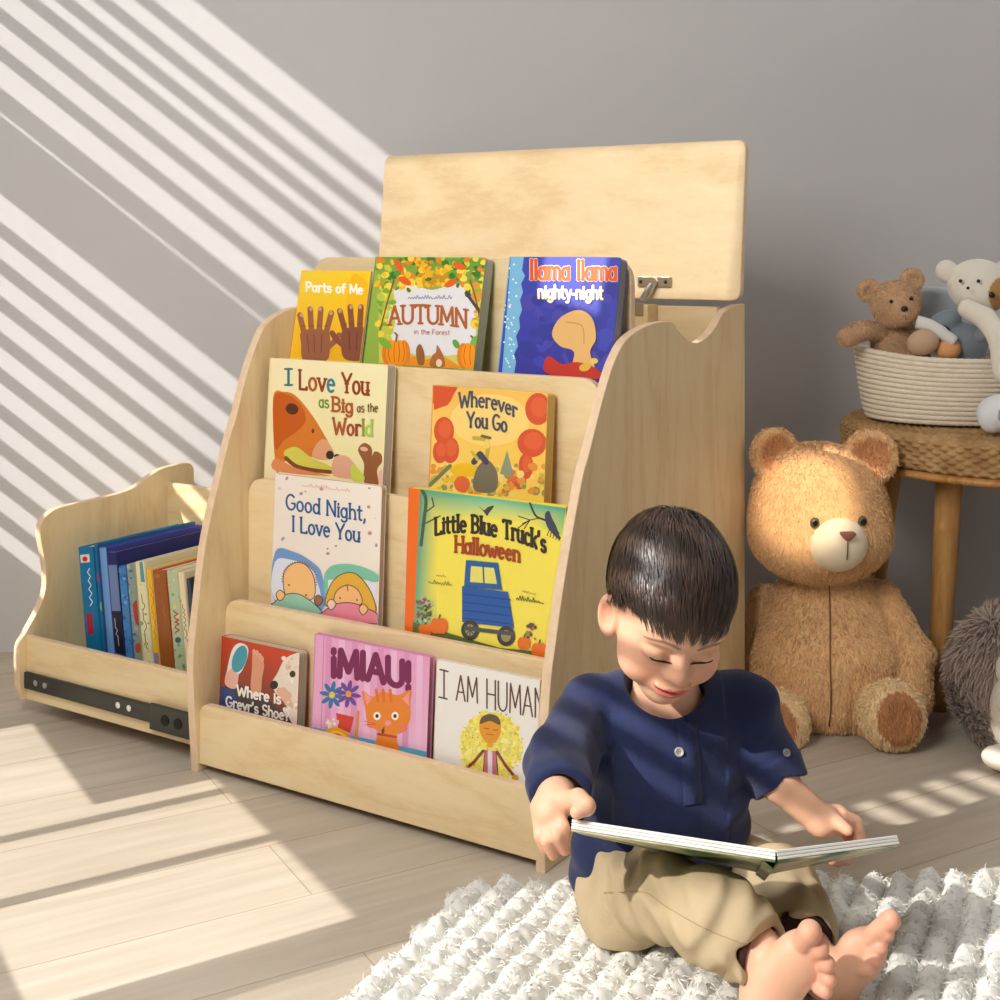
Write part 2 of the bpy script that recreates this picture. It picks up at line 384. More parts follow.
prof = [(0, 0)]+spline(profR[1:], 4)[:-1]+tail+[(.704, .748), (.704, 0)]
board(prof, W-T, W, mu, 'side_panel', M_SIDE, shelf)
profL = [(.0, .0), (-.006, .08), (-.010, .18), (.002, .276), (.020, .378), (.0543, .4816), (.0705, .5278), (.0894, .5700), (.1157, .641), (.1475, .70), (.1725, .7234), (.2134, .739), (.2556, .743), (.334, .738)]
board([(0, 0)]+spline(profL[1:], 4)[:-1]+tail+[(.704, .748), (.704, 0)], 0, T, mu, 'side_panel', M_SIDE, shelf)
a, b = T, W-T
def tier(v, z0, z1, name='tier_board', r=.035, th=.014):
    board(rounded([(a, z0), (b, z0), (b, z1), (a, z1)], [0, 0, r, r]), v, v+th, mv, name, M_BOARD, shelf)
tier(.003, .0125, .11, 'front_board', .02); tier(.062, .031, .267, r=.03); tier(.117, .201, .4603); tier(.185, .401, .6545)
tier(.285, .586, .832, 'backrest', .04)
mvz = lambda p, q, t: S(p, q, t)
for z, v0, v1 in ((.03, .003, .061), (.2, .062, .116), (.4, .117, .184), (.585, .185, .30)):
    board([(a, v0+.0145), (b, v0+.0145), (b, v1), (a, v1)], z-.012, z, mvz, 'tray', M_BOARD, shelf)
board([(a, .02), (b, .02), (b, .745), (a, .745)], .612, .627, mv, 'back_panel', M_BOARD, shelf)
board([(a, .305), (b, .305), (b, .61), (a, .61)], .25, .262, mvz, 'storage_floor', M_BOARD, shelf)
# raised lid, leaning back a little
LK = .10
lid = board(rounded([(-.087, .757), (.702, .757), (.702, 1.037), (-.087, 1.037)], .018), 0, .016, lambda p, q, t: S(p, .6+t+LK*(q-.757), q), 'lid', M_LID, shelf, .002)
M_STEEL = plain('steel_hinge', (190, 184, 172), .3, 1.0); M_DARK = plain('dark_rail', (74, 72, 66), .42, .6)
h = MB(); h.bm(box_bm((.507, .597, .779), (.572, .6025, .797), SHELF, .001)); hin = h.build('hinge_plate', M_STEEL, shelf)
h = MB(); v, f = tube([S(.537, .593, .786), S(.537, .60, .786)], .0105, 16); h.add(v, f); v, f = tube([S(.537, .594, .783), S(.529, .585, .768), S(.525, .578, .755)], [.006, .005, .006], 10); h.add(v, f)
v, f = tube([S(.541, .594, .78), S(.536, .588, .765), S(.527, .58, .752)], [.003, .003, .003], 8); h.add(v, f)
h.build('hinge_arm', M_STEEL, hin)
for du in (.514, .563):
    v, f = uvsphere(S(du, .596, .788), (.0035, .002, .0035), 10, 6); mesh_obj('screw', v, f, M_DARK, hin, True)
h = MB(); h.bm(box_bm((.507, .572, .69), (.54, .611, .748), SHELF, .002)); blk = h.build('hinge_block', M_BOARD, shelf)
h = MB(); h.bm(box_bm((.514, .5695, .728), (.532, .573, .75), SHELF, .0008)); h.build('bracket', M_STEEL, blk)
# ------------------------------------------------------------------ drawer, pulled out to the left
dr = thing('side_drawer', 'pulled-out birch drawer of upright books on the bookcase\'s left side', 'drawer', S(-.22, .2, .03))
D0 = -.45
profD = [(.012, .030), (.004, .06), (.003, .125), (.018, .150), (.045, .185), (.062, .222), (.060, .27), (.050, .32), (.055, .347), (.085, .364), (.14, .367), (.225, .369), (.272, .375), (.305, .388), (.345, .402), (.40, .405), (.425, .402), (.435, .39)]
board([profD[0]]+spline(profD[1:], 4)+[(.435, .03)], D0, D0+.014, mu, 'end_panel', M_SIDE, dr)
board([(D0+.014, .03), (-.003, .03), (-.003, .1445), (D0+.014, .1445)], .02, .033, mv, 'front_board', M_BOARD, dr)
board([(D0+.014, .03), (-.003, .03), (-.003, .372), (D0+.014, .372)], .36, .372, mv, 'back_board', M_BOARD, dr)
board([(D0+.014, .033), (-.003, .033), (-.003, .36), (D0+.014, .36)], .03, .04, mvz, 'drawer_bottom', M_BOARD, dr)
h = MB(); h.bm(box_bm((D0+.016, .012, .052), (-.003, .02, .082), SHELF, .002)); rail = h.build('slide_rail', M_DARK, dr)
h = MB(); h.bm(box_bm((-.104, .006, .044), (-.003, .013, .088), SHELF, .002)); h.build('slide_bracket', M_DARK, rail)
for uu in (-.40, -.375, -.185, -.158):
    v, f = tube([S(uu, .0105, .068), S(uu, .0125, .068)], .0055, 14); mesh_obj('screw', v, f, plain('bright_screw', (225, 222, 215), .25, 1.0) if uu == -.40 else bpy.data.materials['bright_screw'], rail)
for uu in (-.066, -.036):
    v, f = tube([S(uu, .0045, .066), S(uu, .007, .066)], .009, 16); mesh_obj('rail_hole', v, f, plain('black_gap', (16, 15, 14), .7) if uu == -.066 else bpy.data.materials['black_gap'], rail)
# ------------------------------------------------------------------ lettering: every letter drawn as strokes
def arc(cx, cy, rx, ry, a0, a1, n=9):
    return [(cx+rx*math.cos(math.radians(a0+(a1-a0)*i/n)), cy+ry*math.sin(math.radians(a0+(a1-a0)*i/n))) for i in range(n+1)]
X = .64
GL = {' ': (.3, []), 'I': (.2, [[(.1, 0), (.1, 1)]]), 'A': (.7, [[(.02, 0), (.34, 1), (.66, 0)], [(.14, .34), (.54, .34)]]),
'B': (.62, [[(.06, 0), (.06, 1)], [(.06, 1)]+arc(.26, .76, .26, .24, 90, -90)+[(.06, .52)], [(.06, .52)]+arc(.28, .26, .28, .26, 90, -90)+[(.06, 0)]]),
'F': (.54, [[(.06, 0), (.06, 1), (.5, 1), (.5, .9)], [(.06, .54), (.38, .54)]]), 'G': (.72, [arc(.37, .5, .34, .5, 48, 330, 16)+[(.67, .44), (.45, .44)]]), 'H': (.68, [[(.06, 0), (.06, 1)], [(.62, 0), (.62, 1)], [(.06, .5), (.62, .5)]]),
'L': (.55, [[(.06, 1), (.06, 0), (.5, 0), (.5, .12)]]), 'M': (.82, [[(.05, 0), (.1, 1), (.41, .2), (.72, 1), (.77, 0)]]),
'N': (.72, [[(.07, 0), (.07, 1), (.65, 0), (.65, 1)]]), 'P': (.6, [[(.06, 0), (.06, 1)]+arc(.28, .73, .26, .27, 90, -90)+[(.06, .46)]]),
'S': (.58, [arc(.28, .75, .23, .25, 40, 250, 10)+arc(.29, .25, .24, .26, 80, -150, 10)]), 'T': (.66, [[(.33, 0), (.33, 1)], [(.02, .9), (.02, 1), (.64, 1), (.64, .9)]]),
'U': (.7, [[(.06, 1), (.06, .35)]+arc(.35, .32, .29, .32, 180, 360)+[(.64, 1)]]), 'W': (.95, [[(.02, 1), (.24, 0), (.47, .75), (.7, 0), (.92, 1)]]),
'Y': (.68, [[(.02, 1), (.34, .46), (.66, 1)], [(.34, .46), (.34, 0)]]), '!': (.22, [[(.11, 1), (.11, .32)], [(.11, .1), (.11, 0)]]), '¡': (.22, [[(.11, .68), (.11, 0)], [(.11, 1), (.11, .9)]]),
',': (.2, [[(.1, .1), (.1, 0), (.04, -.16)]]), "'": (.18, [[(.09, 1), (.07, .74)]]), '-': (.3, [[(.05, .34), (.25, .34)]]), '?': (.5, [arc(.24, .76, .21, .24, 170, -50, 10)+[(.24, .4), (.24, .28)], [(.24, .1), (.24, 0)]]),
'a': (.54, [arc(.24, .3, .21, .31, 0, 360, 14), [(.45, X), (.45, 0)]]), 'b': (.54, [[(.06, 1), (.06, 0)], arc(.27, .31, .21, .31, 0, 360, 14)]), 'c': (.48, [arc(.26, .31, .22, .32, 50, 310, 12)]),
'd': (.55, [arc(.24, .31, .21, .31, 0, 360, 14), [(.46, 1), (.46, 0)]]), 'e': (.52, [[(.05, .35), (.46, .35)]+arc(.26, .31, .21, .32, 8, 310, 13)]), 'f': (.36, [[(.16, 0), (.16, .8)]+arc(.28, .82, .12, .18, 180, 50, 6), [(.02, X), (.32, X)]]),
'g': (.54, [arc(.24, .32, .21, .31, 0, 360, 14), [(.45, X), (.45, -.06)]+arc(.24, -.06, .21, .22, 0, -150, 7)]), 'h': (.54, [[(.06, 1), (.06, 0)], [(.06, .42)]+arc(.26, .4, .2, .24, 180, 0)+[(.46, 0)]]),
'i': (.2, [[(.1, X), (.1, 0)], [(.1, .88), (.1, .8)]]), 'k': (.5, [[(.06, 1), (.06, 0)], [(.44, X), (.08, .26)], [(.2, .36), (.46, 0)]]), 'l': (.2, [[(.1, 1), (.1, 0)]]),
'm': (.82, [[(.06, X), (.06, 0)], [(.06, .42)]+arc(.23, .42, .17, .22, 180, 0)+[(.4, 0)], [(.4, .42)]+arc(.58, .42, .18, .22, 180, 0)+[(.76, 0)]]), 'n': (.54, [[(.06, X), (.06, 0)], [(.06, .42)]+arc(.26, .4, .2, .24, 180, 0)+[(.46, 0)]]),
'o': (.54, [arc(.26, .31, .22, .32, 0, 360, 16)]), 'r': (.4, [[(.08, X), (.08, 0)], [(.08, .4)]+arc(.27, .42, .19, .22, 180, 50, 7)]), 's': (.46, [arc(.23, .47, .17, .17, 40, 250, 8)+arc(.23, .16, .18, .17, 80, -150, 8)]),
't': (.38, [[(.16, .9), (.16, .14)]+arc(.28, .14, .12, .14, 180, 290, 5), [(.01, X), (.34, X)]]), 'u': (.55, [[(.06, X), (.06, .22)]+arc(.26, .22, .2, .22, 180, 360)+[(.46, X)], [(.46, .22), (.46, 0)]]),
'v': (.5, [[(.02, X), (.25, 0), (.48, X)]]), 'w': (.74, [[(.02, X), (.2, 0), (.37, .5), (.54, 0), (.72, X)]]), 'y': (.5, [[(.02, X), (.25, .04)], [(.48, X), (.2, -.28), (.06, -.28)]])}
class Art:
    """flat print drawn in photograph pixels and laid on a cover plane, layer over layer"""
    def __init__(s, p0, n, lift=.000010):
        s.p0 = np.array(p0); s.nn = np.array(n)/np.linalg.norm(n); s.mb = MB(); s.k = 1; s.lift = lift
        if np.dot(CAM-s.p0, s.nn) < 0: s.nn = -s.nn
    def pt(s, x, y, k=None): return on_plane(x, y, s.p0+s.nn*s.lift*(k or s.k), s.nn)
    def poly(s, pts, c, c2=None, keep=False):
        s.k += 0 if keep else 1
        cc = L(c) if c2 is None else [L(q) for q in c2]
        v = [s.pt(x, y) for x, y in pts]
        if np.dot(np.cross(v[1]-v[0], v[2]-v[0]), s.nn) < 0: v = v[::-1]; cc = cc if c2 is None else cc[::-1]
        s.mb.add(v, [list(range(len(v)))], 0, cc)
    def el(s, x, y, rx, ry, c, a=0, n=18, keep=False):
        ca, sa = math.cos(math.radians(a)), math.sin(math.radians(a))
        s.poly([(x+rx*math.cos(2*math.pi*i/n)*ca-ry*math.sin(2*math.pi*i/n)*sa, y+rx*math.cos(2*math.pi*i/n)*sa+ry*math.sin(2*math.pi*i/n)*ca) for i in range(n)], c, keep=keep)
    def blob(s, pts, c, keep=False): s.poly(spline(pts, 5, True), c, keep=keep)
    def line(s, pts, w, c, keep=False, smooth=False):
        if smooth: pts = spline(pts, 5)
        s.k += .3 if keep else 1
        cc = L(c)
        for (x0, y0), (x1, y1) in zip(pts[:-1], pts[1:]):
            d = math.hypot(x1-x0, y1-y0) or 1e-6; nx, ny = -(y1-y0)/d*w/2, (x1-x0)/d*w/2
            s.k += .1; v = [s.pt(x0+nx, y0+ny), s.pt(x0-nx, y0-ny), s.pt(x1-nx, y1-ny), s.pt(x1+nx, y1+ny)]
            if np.dot(np.cross(v[1]-v[0], v[2]-v[0]), s.nn) < 0: v = v[::-1]
            s.mb.add(v, [[0, 1, 2, 3]], 0, cc)
        s.k += .15
        for x, y in (pts if w > 1.4 else pts[:0]): s.k += .15; s.el(x, y, w/2, w/2, c, n=10, keep=True)
    def dots(s, x0, y0, x1, y1, n, r0, r1, cols, inside=None):
        s.k += 1
        for _ in range(n):
            x, y = random.uniform(x0, x1), random.uniform(y0, y1)
            if inside and not inside(x, y): continue
            r = random.uniform(r0, r1); s.k += .07; s.el(x, y, r, r*random.uniform(.5, 1), random.choice(cols), random.uniform(0, 180), 7, keep=True)
    def text(s, t, p, q, h, w, c, serif=0.0, bow=0.0, cols=None, shade=None):
        """t from baseline start p to end q (pixels); cap height h; stroke w"""
        tot = sum(GL[ch][0]+.08 for ch in t)-.08; x = 0.0; s.k += 1
        p = np.array(p, float); q = np.array(q, float)
        def m(a, b):
            f = a/tot; base = p+(q-p)*f; return (base[0], base[1]-b*h-bow*4*f*(1-f))
        for i, ch in enumerate(t):
            adv, st = GL[ch]; cc = cols[i % len(cols)] if cols else c
            for g in st:
                s.line([m(x+a, b) for a, b in g], w, cc, keep=True)
                if serif:
                    for e, o in ((g[0], g[1]), (g[-1], g[-2])):
                        if abs(e[0]-o[0]) < .45*abs(e[1]-o[1]) and abs(e[1]-o[1]) > .2 and ch not in "g!,'t?ec": s.line([m(x+e[0]-serif, e[1]), m(x+e[0]+serif, e[1])], w*.8, cc, keep=True)
            x += adv+.08
    def scrawl(s, p, q, h, w, c):
        n = int(math.hypot(q[0]-p[0], q[1]-p[1])/1.3); g = random.Random(n)
        s.line([(p[0]+(q[0]-p[0])*i/n, p[1]+(q[1]-p[1])*i/n-(h*g.choice((.2, .5, .6, 1)) if i % 2 else 0)) for i in range(n+1)], w, c)
    def build(s, name, parent, label=None, M=None, w=0, h=0):
        if M is None: return s.mb.build(name, PRINT, parent, True, label)
        V = np.concatenate(s.mb.v); Cc = np.concatenate(s.mb.c); Mi = np.linalg.inv(np.array(M)); Lc = V @ Mi[:3, :3].T+Mi[:3, 3]
        out = MB()
        for f in s.mb.f:
            P = [np.concatenate([Lc[i], Cc[i]]) for i in f]
            for ax, lim, sg in ((0, .0005, 1), (0, w-.0005, -1), (2, .0005, 1), (2, h-.0005, -1)):
                if not P: break
                if all(sg*(q[ax]-lim) >= 0 for q in P): continue
                R = []
                for i in range(len(P)):
                    a, b = P[i-1], P[i]; da, db = sg*(a[ax]-lim), sg*(b[ax]-lim)
                    if (da >= 0) != (db >= 0): R.append(a+(b-a)*(da/(da-db)))
                    if db >= 0: R.append(b)
                P = R
            if len(P) > 2:
                P = np.array(P); R = np.array(M); out.add(P[:, :3] @ R[:3, :3].T+R[:3, 3], [list(range(len(P)))], 0, P[:, 3:])
        return out.build(name, PRINT, parent, True, label)
# ------------------------------------------------------------------ board books standing face out on the tiers
def book(label, group, tl, tr, zb, plane, thick, cover, spine, pages=(226, 216, 194), r=.006, board_=True, hard=False, zt=None):
    """front cover found from its two top corners on the leaning plane; returns root, art canvas"""
    v0, k, z0 = plane; n = -V3+k*Z3; n = n/np.linalg.norm(n); p0 = S(0, v0, z0)
    A = on_plane(*tl, p0, n); B = on_plane(*tr, p0, n)
    ua, ub = [min(max(np.dot(q-O3, U3), T+.002), W-T-.002) for q in (A, B)]; za = (A[2]+B[2])/2
    up = V3*k+Z3; up = up/np.linalg.norm(up); org = S(ua, v0+k*(zb-z0), zb); w = ub-ua; hgt = (za-zb)*math.sqrt(1+k*k)
    rt = thing('picture_book', label, 'book', org+U3*w/2, group)
    M = frame(org, U3, -n, up)      # local x right, y into the book, z up
    def slab(x0, x1, y0, y1, q0, q1, rad, c, mb):
        pl = rounded([(x0, q0), (x1, q0), (x1, q1), (x0, q1)], [0, rad, rad, 0])
        bm = prism_bm(pl, y0, y1, lambda a, b, t: M @ Vector((a, t, b)), .0004); mb.bm(bm, 0, L(c))
    ct = .0016 if hard else .0011; ov = .002 if hard else .0002
    mb = MB(); slab(0, w, 0, ct, 0, hgt, r, cover, mb); slab(0, w, thick-ct, thick, 0, hgt, r, cover, mb); slab(-.0006, .0016, -.0002, thick+.0002, 0, hgt, 0, spine, mb)
    mb.build('cover', PRINT, rt, True)
    mb = MB(); nsh = max(3, int(thick/.0026)); step = (thick-2*ct)/nsh
    for i in range(nsh): slab(.0017, w-ov-.0002*(i % 2), ct+i*step+.0001, ct+(i+1)*step-.00025, .0008, hgt-ov-.0002*(i % 2), max(r-ov, 0), pages if i % 2 else tuple(x-16 for x in pages), mb)
    mb.build('pages', PRINT, rt, True)
    return rt, Art(org, n), (M, w, hgt)
R1 = (.024, .06, .03); R2 = (.081, .05, .2); R3 = (.137, .075, .4); R4 = (.207, .2, .585)
G4, G3, G2, G1 = 'picture books on the top tier', 'picture books on the upper middle tier', 'picture books on the lower middle tier', 'picture books on the bottom tier'
# --- hands
rt, a, B_ = book('yellow picture book with a pair of brown hands, left end of top tier', G4, (297, 270), (371, 271), .593, R4, .006, (250, 205, 40), (246, 190, 30), r=.001)
a.poly([(297, 270), (376, 271), (374, 363), (292, 357)], 0, [(250, 214, 60), (252, 206, 28), (244, 176, 24), (246, 190, 30)])
a.blob([(352, 275), (372, 290), (372, 330), (360, 345), (346, 320)], (248, 190, 22))
a.text('Parts of Me', (306, 291), (363, 294), 9, 2.0, (255, 250, 232))
def hand(cx, cy, sx, c, d, dy=0):
    for i, (x, h_, an) in enumerate(((-13, 20, -12), (-5.5, 26, -3), (2, 26, 4), (9, 22, 14))):
        an = math.radians(an); a.line([(cx+sx*x, cy-2), (cx+sx*(x+math.sin(an)*h_), cy-h_)], 5.6, c)
    a.line([(cx+sx*9, cy+14), (cx+sx*18, cy+6), (cx+sx*22, cy)], 5.6, c)
    a.blob([(cx-sx*16, cy-3), (cx-4*sx, cy-6), (cx+sx*11, cy-3), (cx+sx*13, cy+10), (cx+sx*9, cy+26), (cx-sx*13, cy+26), (cx-sx*16, cy+8)], c)
    for i, x in enumerate((-13, -5.5, 2, 9)): a.line([(cx+sx*x-2, cy-9), (cx+sx*x+2, cy-9)], .8, d)
    for x in (-10, -3, 5): a.line([(cx+sx*x, cy-1), (cx+sx*x*.8, cy+18)], .9, d)
    for i, (x, h_) in enumerate(((-15.5, 20), (-6, 26), (3, 26), (14, 22))): a.el(cx+sx*x, cy-h_, 1.7, 2.2, (206, 158, 138))
hand(317, 335, 1, (160, 100, 72), (120, 70, 50)); hand(354, 333, -1, (142, 82, 58), (104, 56, 40))
a.build('cover_picture', rt, None, *B_)
# --- autumn
rt, a, B_ = book('thick board book bordered with autumn leaves and pumpkins, middle of top tier', G4, (376, 256), (486, 258), .593, R4, .024, (150, 180, 70), (96, 140, 50), (190, 188, 172))
a.poly([(377, 257), (486, 259), (489, 371), (379, 363)], 0, [(110, 160, 60), (90, 150, 60), (214, 210, 120), (226, 206, 90)])
a.blob([(392, 292), (410, 284), (432, 290), (456, 284), (472, 296), (476, 325), (470, 350), (432, 356), (398, 348), (388, 320)], (226, 224, 226))
a.dots(377, 258, 487, 292, 150, 2, 5, [(86, 150, 52), (236, 190, 40), (200, 206, 70), (246, 214, 70), (60, 120, 40), (232, 130, 40)], lambda x, y: abs(x-432) > 22 or y < 283)
a.dots(378, 290, 394, 335, 50, 2, 5, [(240, 214, 60), (190, 200, 70), (120, 170, 60)]); a.dots(474, 285, 487, 330, 50, 2, 5, [(240, 210, 50), (150, 180, 60), (222, 150, 50)])
a.dots(418, 262, 448, 286, 60, 2, 4, [(232, 176, 30), (246, 200, 50), (200, 140, 30)])
for x, y, an in ((405, 281, 30), (451, 283, -30), (399, 266, 60), (459, 266, 20)): a.el(x, y, 7, 3.4, (226, 96, 30), an)
for x0, y0 in ((380, 330), (482, 330)): a.line([(x0, y0), (x0+(8 if x0 < 400 else -6), y0-30), (x0+(14 if x0 < 400 else -12), y0-50)], 1.6, (120, 90, 50), smooth=True)
a.line([(466, 293), (486, 320)], 3.2, (70, 70, 80)); a.el(468, 295, 3, 2.4, (60, 66, 70))
a.scrawl((408, 299), (452, 299), 4, .9, (140, 150, 175))
a.text('AUTUMN', (389, 325), (467, 328), 18, 2.7, (176, 96, 40), serif=.13, bow=3)
a.text('in the Forest', (414, 334), (450, 335), 5, .9, (196, 140, 110))
for cx, cy, rx in ((396, 353, 13), (472, 356, 14)):
    for dx in (-.6, .6, -.3, .3, 0): a.el(cx+dx*rx, cy, rx*.48, 13, [(232, 130, 20), (246, 152, 26)][abs(dx) < .4])
    for dx in (-.45, -.12, .2, .5): a.line([(cx+dx*rx, cy-11), (cx+dx*rx*1.3, cy), (cx+dx*rx, cy+9)], .8, (200, 96, 16), smooth=True)
    a.line([(cx, cy-12), (cx+1, cy-18), (cx-1, cy-20)], 2, (130, 110, 40))
a.el(385, 343, 8, 4, (130, 180, 60), 40); a.el(476, 340, 7, 3.6, (120, 180, 70), -40); a.el(456, 344, 5, 3, (96, 160, 60), 60)
a.blob([(408, 366), (412, 356), (424, 360), (440, 356), (456, 364), (456, 368), (412, 366)], (236, 150, 40))
a.blob([(430, 366), (432, 356), (436, 352), (437, 345), (441, 351), (444, 358), (444, 367)], (176, 106, 50)); a.blob([(418, 364), (416, 350), (420, 344), (424, 352), (424, 364)], (150, 96, 50)); a.el(439, 363, 3, 4, (236, 214, 180))
a.build('cover_picture', rt, None, *B_)
# --- night
rt, a, B_ = book('blue picture book with orange title letters and pale dotted left border', G4, (510, 256), (633, 258), .593, R4, .022, (58, 72, 168), (110, 170, 210), (150, 146, 140), r=.008)
a.poly([(511, 256), (636, 258), (632, 380), (503, 374)], 0, [(62, 72, 172), (64, 66, 168), (50, 50, 140), (56, 60, 156)])
a.dots(528, 285, 630, 372, 70, 5, 12, [(58, 66, 166), (66, 70, 176), (54, 56, 148), (74, 70, 168)])
a.poly([(511, 256), (524, 256), (522, 270), (525, 276), (521, 284), (523, 292), (520, 300), (522, 310), (519, 318), (520, 328), (516, 336), (518, 346), (514, 354), (516, 362), (514, 375), (502, 374)], (122, 182, 218))
for i in range(40):
    t_ = random.random(); a.el(509+random.uniform(-3, 9)-t_*4, 260+t_*110, 1, 1, (226, 240, 246), n=7)
a.text('llama llama', (530, 279), (617, 280), 19, 4.4, (236, 222, 226), serif=.05); a.text('llama llama', (530, 279), (617, 280), 19, 3.2, (226, 92, 28), serif=.05)
a.text('nighty-night', (538, 298), (603, 299), 13, 2.6, (244, 238, 190))
a.blob([(560, 318), (578, 310), (592, 318), (596, 338), (590, 352), (594, 370), (572, 372), (574, 352), (560, 346), (552, 334)], (226, 178, 110))
a.blob([(545, 372), (548, 356), (562, 364), (576, 362), (592, 366), (604, 378), (572, 378)], (196, 52, 36)); a.el(585, 367, 6, 4, (222, 180, 60), -20); a.el(594, 361, 4, 3, (230, 196, 90))
a.line([(566, 322), (582, 326), (584, 344)], 1, (190, 140, 80), smooth=True)
a.build('cover_picture', rt, None, *B_)
# --- bear and cub
rt, a, B_ = book('cream board book with a brown bear\'s big snout, left of upper middle tier', G3, (270, 357), (388, 366), .404, R3, .022, (240, 228, 184), (226, 206, 160), (204, 196, 180))
a.poly([(271, 357), (388, 366), (399, 490), (277, 471)], 0, [(246, 232, 190), (240, 230, 180), (238, 226, 170), (236, 222, 160)])
a.blob([(273, 398), (284, 392), (296, 396), (312, 415), (326, 438), (334, 455), (324, 460), (304, 456), (284, 462), (276, 470)], (214, 122, 42))
a.blob([(274, 398), (286, 394), (300, 404), (306, 420), (296, 432), (284, 440), (275, 448)], (196, 92, 24)); a.el(292, 409, 6.5, 5.5, (90, 46, 22), 20); a.el(313, 431, 1.5, 2.4, (110, 60, 30)); a.blob([(318, 442), (326, 440), (334, 454), (324, 460), (312, 456)], (226, 160, 120))
a.blob([(284, 452), (296, 447), (312, 458), (330, 466), (334, 474), (312, 470), (290, 462)], (214, 206, 84)); a.line([(286, 458), (296, 466), (312, 470), (330, 472)], 4, (130, 72, 36), smooth=True)
a.el(330, 455, 4, 4.4, (64, 38, 26)); a.el(337, 456, 3, 2, (50, 34, 24)); a.blob([(334, 458), (346, 456), (356, 466), (362, 478), (334, 476)], (226, 170, 140)); a.blob([(276, 458), (296, 468), (330, 476), (276, 471)], (224, 140, 90))
a.blob([(358, 450), (364, 443), (371, 447), (372, 456), (370, 464), (374, 452), (381, 454), (382, 462), (377, 470), (378, 486), (364, 482), (364, 464)], (150, 92, 52)); a.el(364, 449, 4, 2.2, (226, 180, 150), 10); a.blob([(352, 480), (352, 464), (364, 476), (362, 482)], (206, 214, 90)); a.blob([(380, 470), (392, 474), (397, 488), (380, 486)], (240, 190, 170))
TX = (150, 62, 30)
a.text('I', (286, 385), (291, 385), 16, 2.6, (40, 120, 130), serif=.14); a.text('Love', (299, 389), (335, 392), 19, 2.6, TX, serif=.08, cols=[(150, 62, 30), (170, 90, 40), (150, 62, 30), (60, 130, 140)]); a.text('You', (342, 392), (369, 395), 19, 2.6, TX, serif=.1)
a.text('as', (319, 407), (329, 408), 12, 1.6, (110, 150, 50)); a.text('Big', (332, 411), (353, 413), 14, 2.4, (176, 90, 40), serif=.1); a.text('as the', (357, 412), (378, 412), 9, 1.3, (120, 90, 40))
a.text('World', (333, 434), (373, 436), 16, 2.4, TX, serif=.06, cols=[(176, 84, 40), (170, 70, 36), (150, 62, 30), (150, 150, 50), (170, 200, 80)])
a.build('cover_picture', rt, None, *B_)
# --- orange trees
rt, a, B_ = book('small golden board book with red round trees and a blue-coated bird', G3, (433, 385), (548, 393), .404, R3, .022, (240, 196, 92), (226, 150, 60), (226, 196, 120))
a.poly([(434, 385), (548, 393), (547, 502), (431, 488)], 0, [(240, 186, 90), (242, 190, 92), (246, 206, 84), (246, 214, 110)])
a.el(490, 420, 40, 26, (246, 210, 120)); RD = (214, 86, 48)
for x, y, rx, ry in ((441, 394, 13, 13), (444, 431, 11, 15), (450, 450, 10, 14), (440, 452, 8, 12), (538, 409, 14, 17), (532, 443, 16, 15), (526, 466, 8, 14), (519, 482, 8, 8)): a.el(x, y, rx*.92, ry*.95, RD); a.el(x+1, y-2, rx*.6, ry*.6, (222, 100, 58))
a.poly([(433, 385), (458, 387), (448, 405), (434, 410)], RD)
a.dots(431, 465, 546, 495, 120, 1.5, 5, [(236, 196, 40), (196, 180, 80), (226, 150, 60), (240, 214, 120), (150, 150, 90), (226, 110, 60)])
a.el(464, 470, 14, 7, (240, 190, 30)); a.blob([(474, 490), (476, 470), (486, 460), (494, 466), (498, 478), (494, 492)], (120, 112, 90)); a.line([(486, 462), (488, 446), (486, 440), (474, 438)], 4, (196, 170, 60), smooth=True); a.line([(474, 462), (480, 454), (486, 462)], 6, (70, 72, 92)); a.line([(472, 452), (478, 460)], 3, (206, 180, 60)); a.el(487, 444, 3, 5, (240, 206, 100)); a.line([(482, 436), (490, 438)], 3, (100, 110, 60))
a.poly([(507, 450), (514, 476), (500, 474)], (140, 150, 120)); a.line([(430, 485), (450, 466)], 4, (120, 130, 80)); a.el(462, 484, 8, 8, (226, 110, 60))
a.text('Wherever', (459, 408), (517, 418), 15, 2.2, (74, 80, 96), serif=.05, bow=5); a.text('You Go', (467, 427), (507, 432), 15, 2.2, (74, 80, 96), serif=.06, bow=1)
a.build('cover_picture', rt, None, *B_)
# --- good night
rt, a, B_ = book('white board book with two sleepers under green and pink blankets', G2, (275, 473), (382, 487), .203, R2, .012, (234, 222, 206), (224, 206, 192), (206, 180, 158))
a.poly([(276, 473), (381, 487), (377, 624), (274, 606)], 0, [(236, 224, 210), (238, 228, 214), (236, 224, 208), (234, 220, 206)])
a.dots(278, 478, 378, 555, 30, 1, 2.4, [(196, 140, 140), (170, 140, 160), (226, 190, 180)], lambda x, y: y < 494 or x < 286 or x > 366 or y > 543)
a.scrawl((302, 486), (350, 492), 3.4, .8, (226, 180, 170))
a.text('Good Night,', (286, 509), (366, 521), 15, 2.0, (40, 88, 140), serif=.07); a.text('I Love You', (292, 531), (360, 542), 15, 2.0, (40, 88, 140), serif=.07)
a.blob([(275, 552), (294, 552), (312, 562), (322, 575), (322, 610), (275, 602)], (110, 150, 200)); a.blob([(275, 562), (292, 560), (310, 568), (317, 580), (318, 605), (275, 600)], (216, 220, 232))
a.blob([(324, 576), (334, 565), (356, 565), (377, 574), (376, 582), (350, 576), (332, 580), (326, 600)], (120, 190, 160)); a.poly([(328, 580), (350, 576), (376, 583), (376, 606), (328, 606)], (226, 224, 230))
def outl(pts, c, w=.9): a.blob(pts, c); p = spline(pts, 5, True); a.line(p+[p[0]], w, (70, 60, 60))
outl([(284, 590), (284, 572), (294, 563), (306, 565), (314, 578), (314, 597), (300, 602), (288, 598)], (240, 186, 120)); 
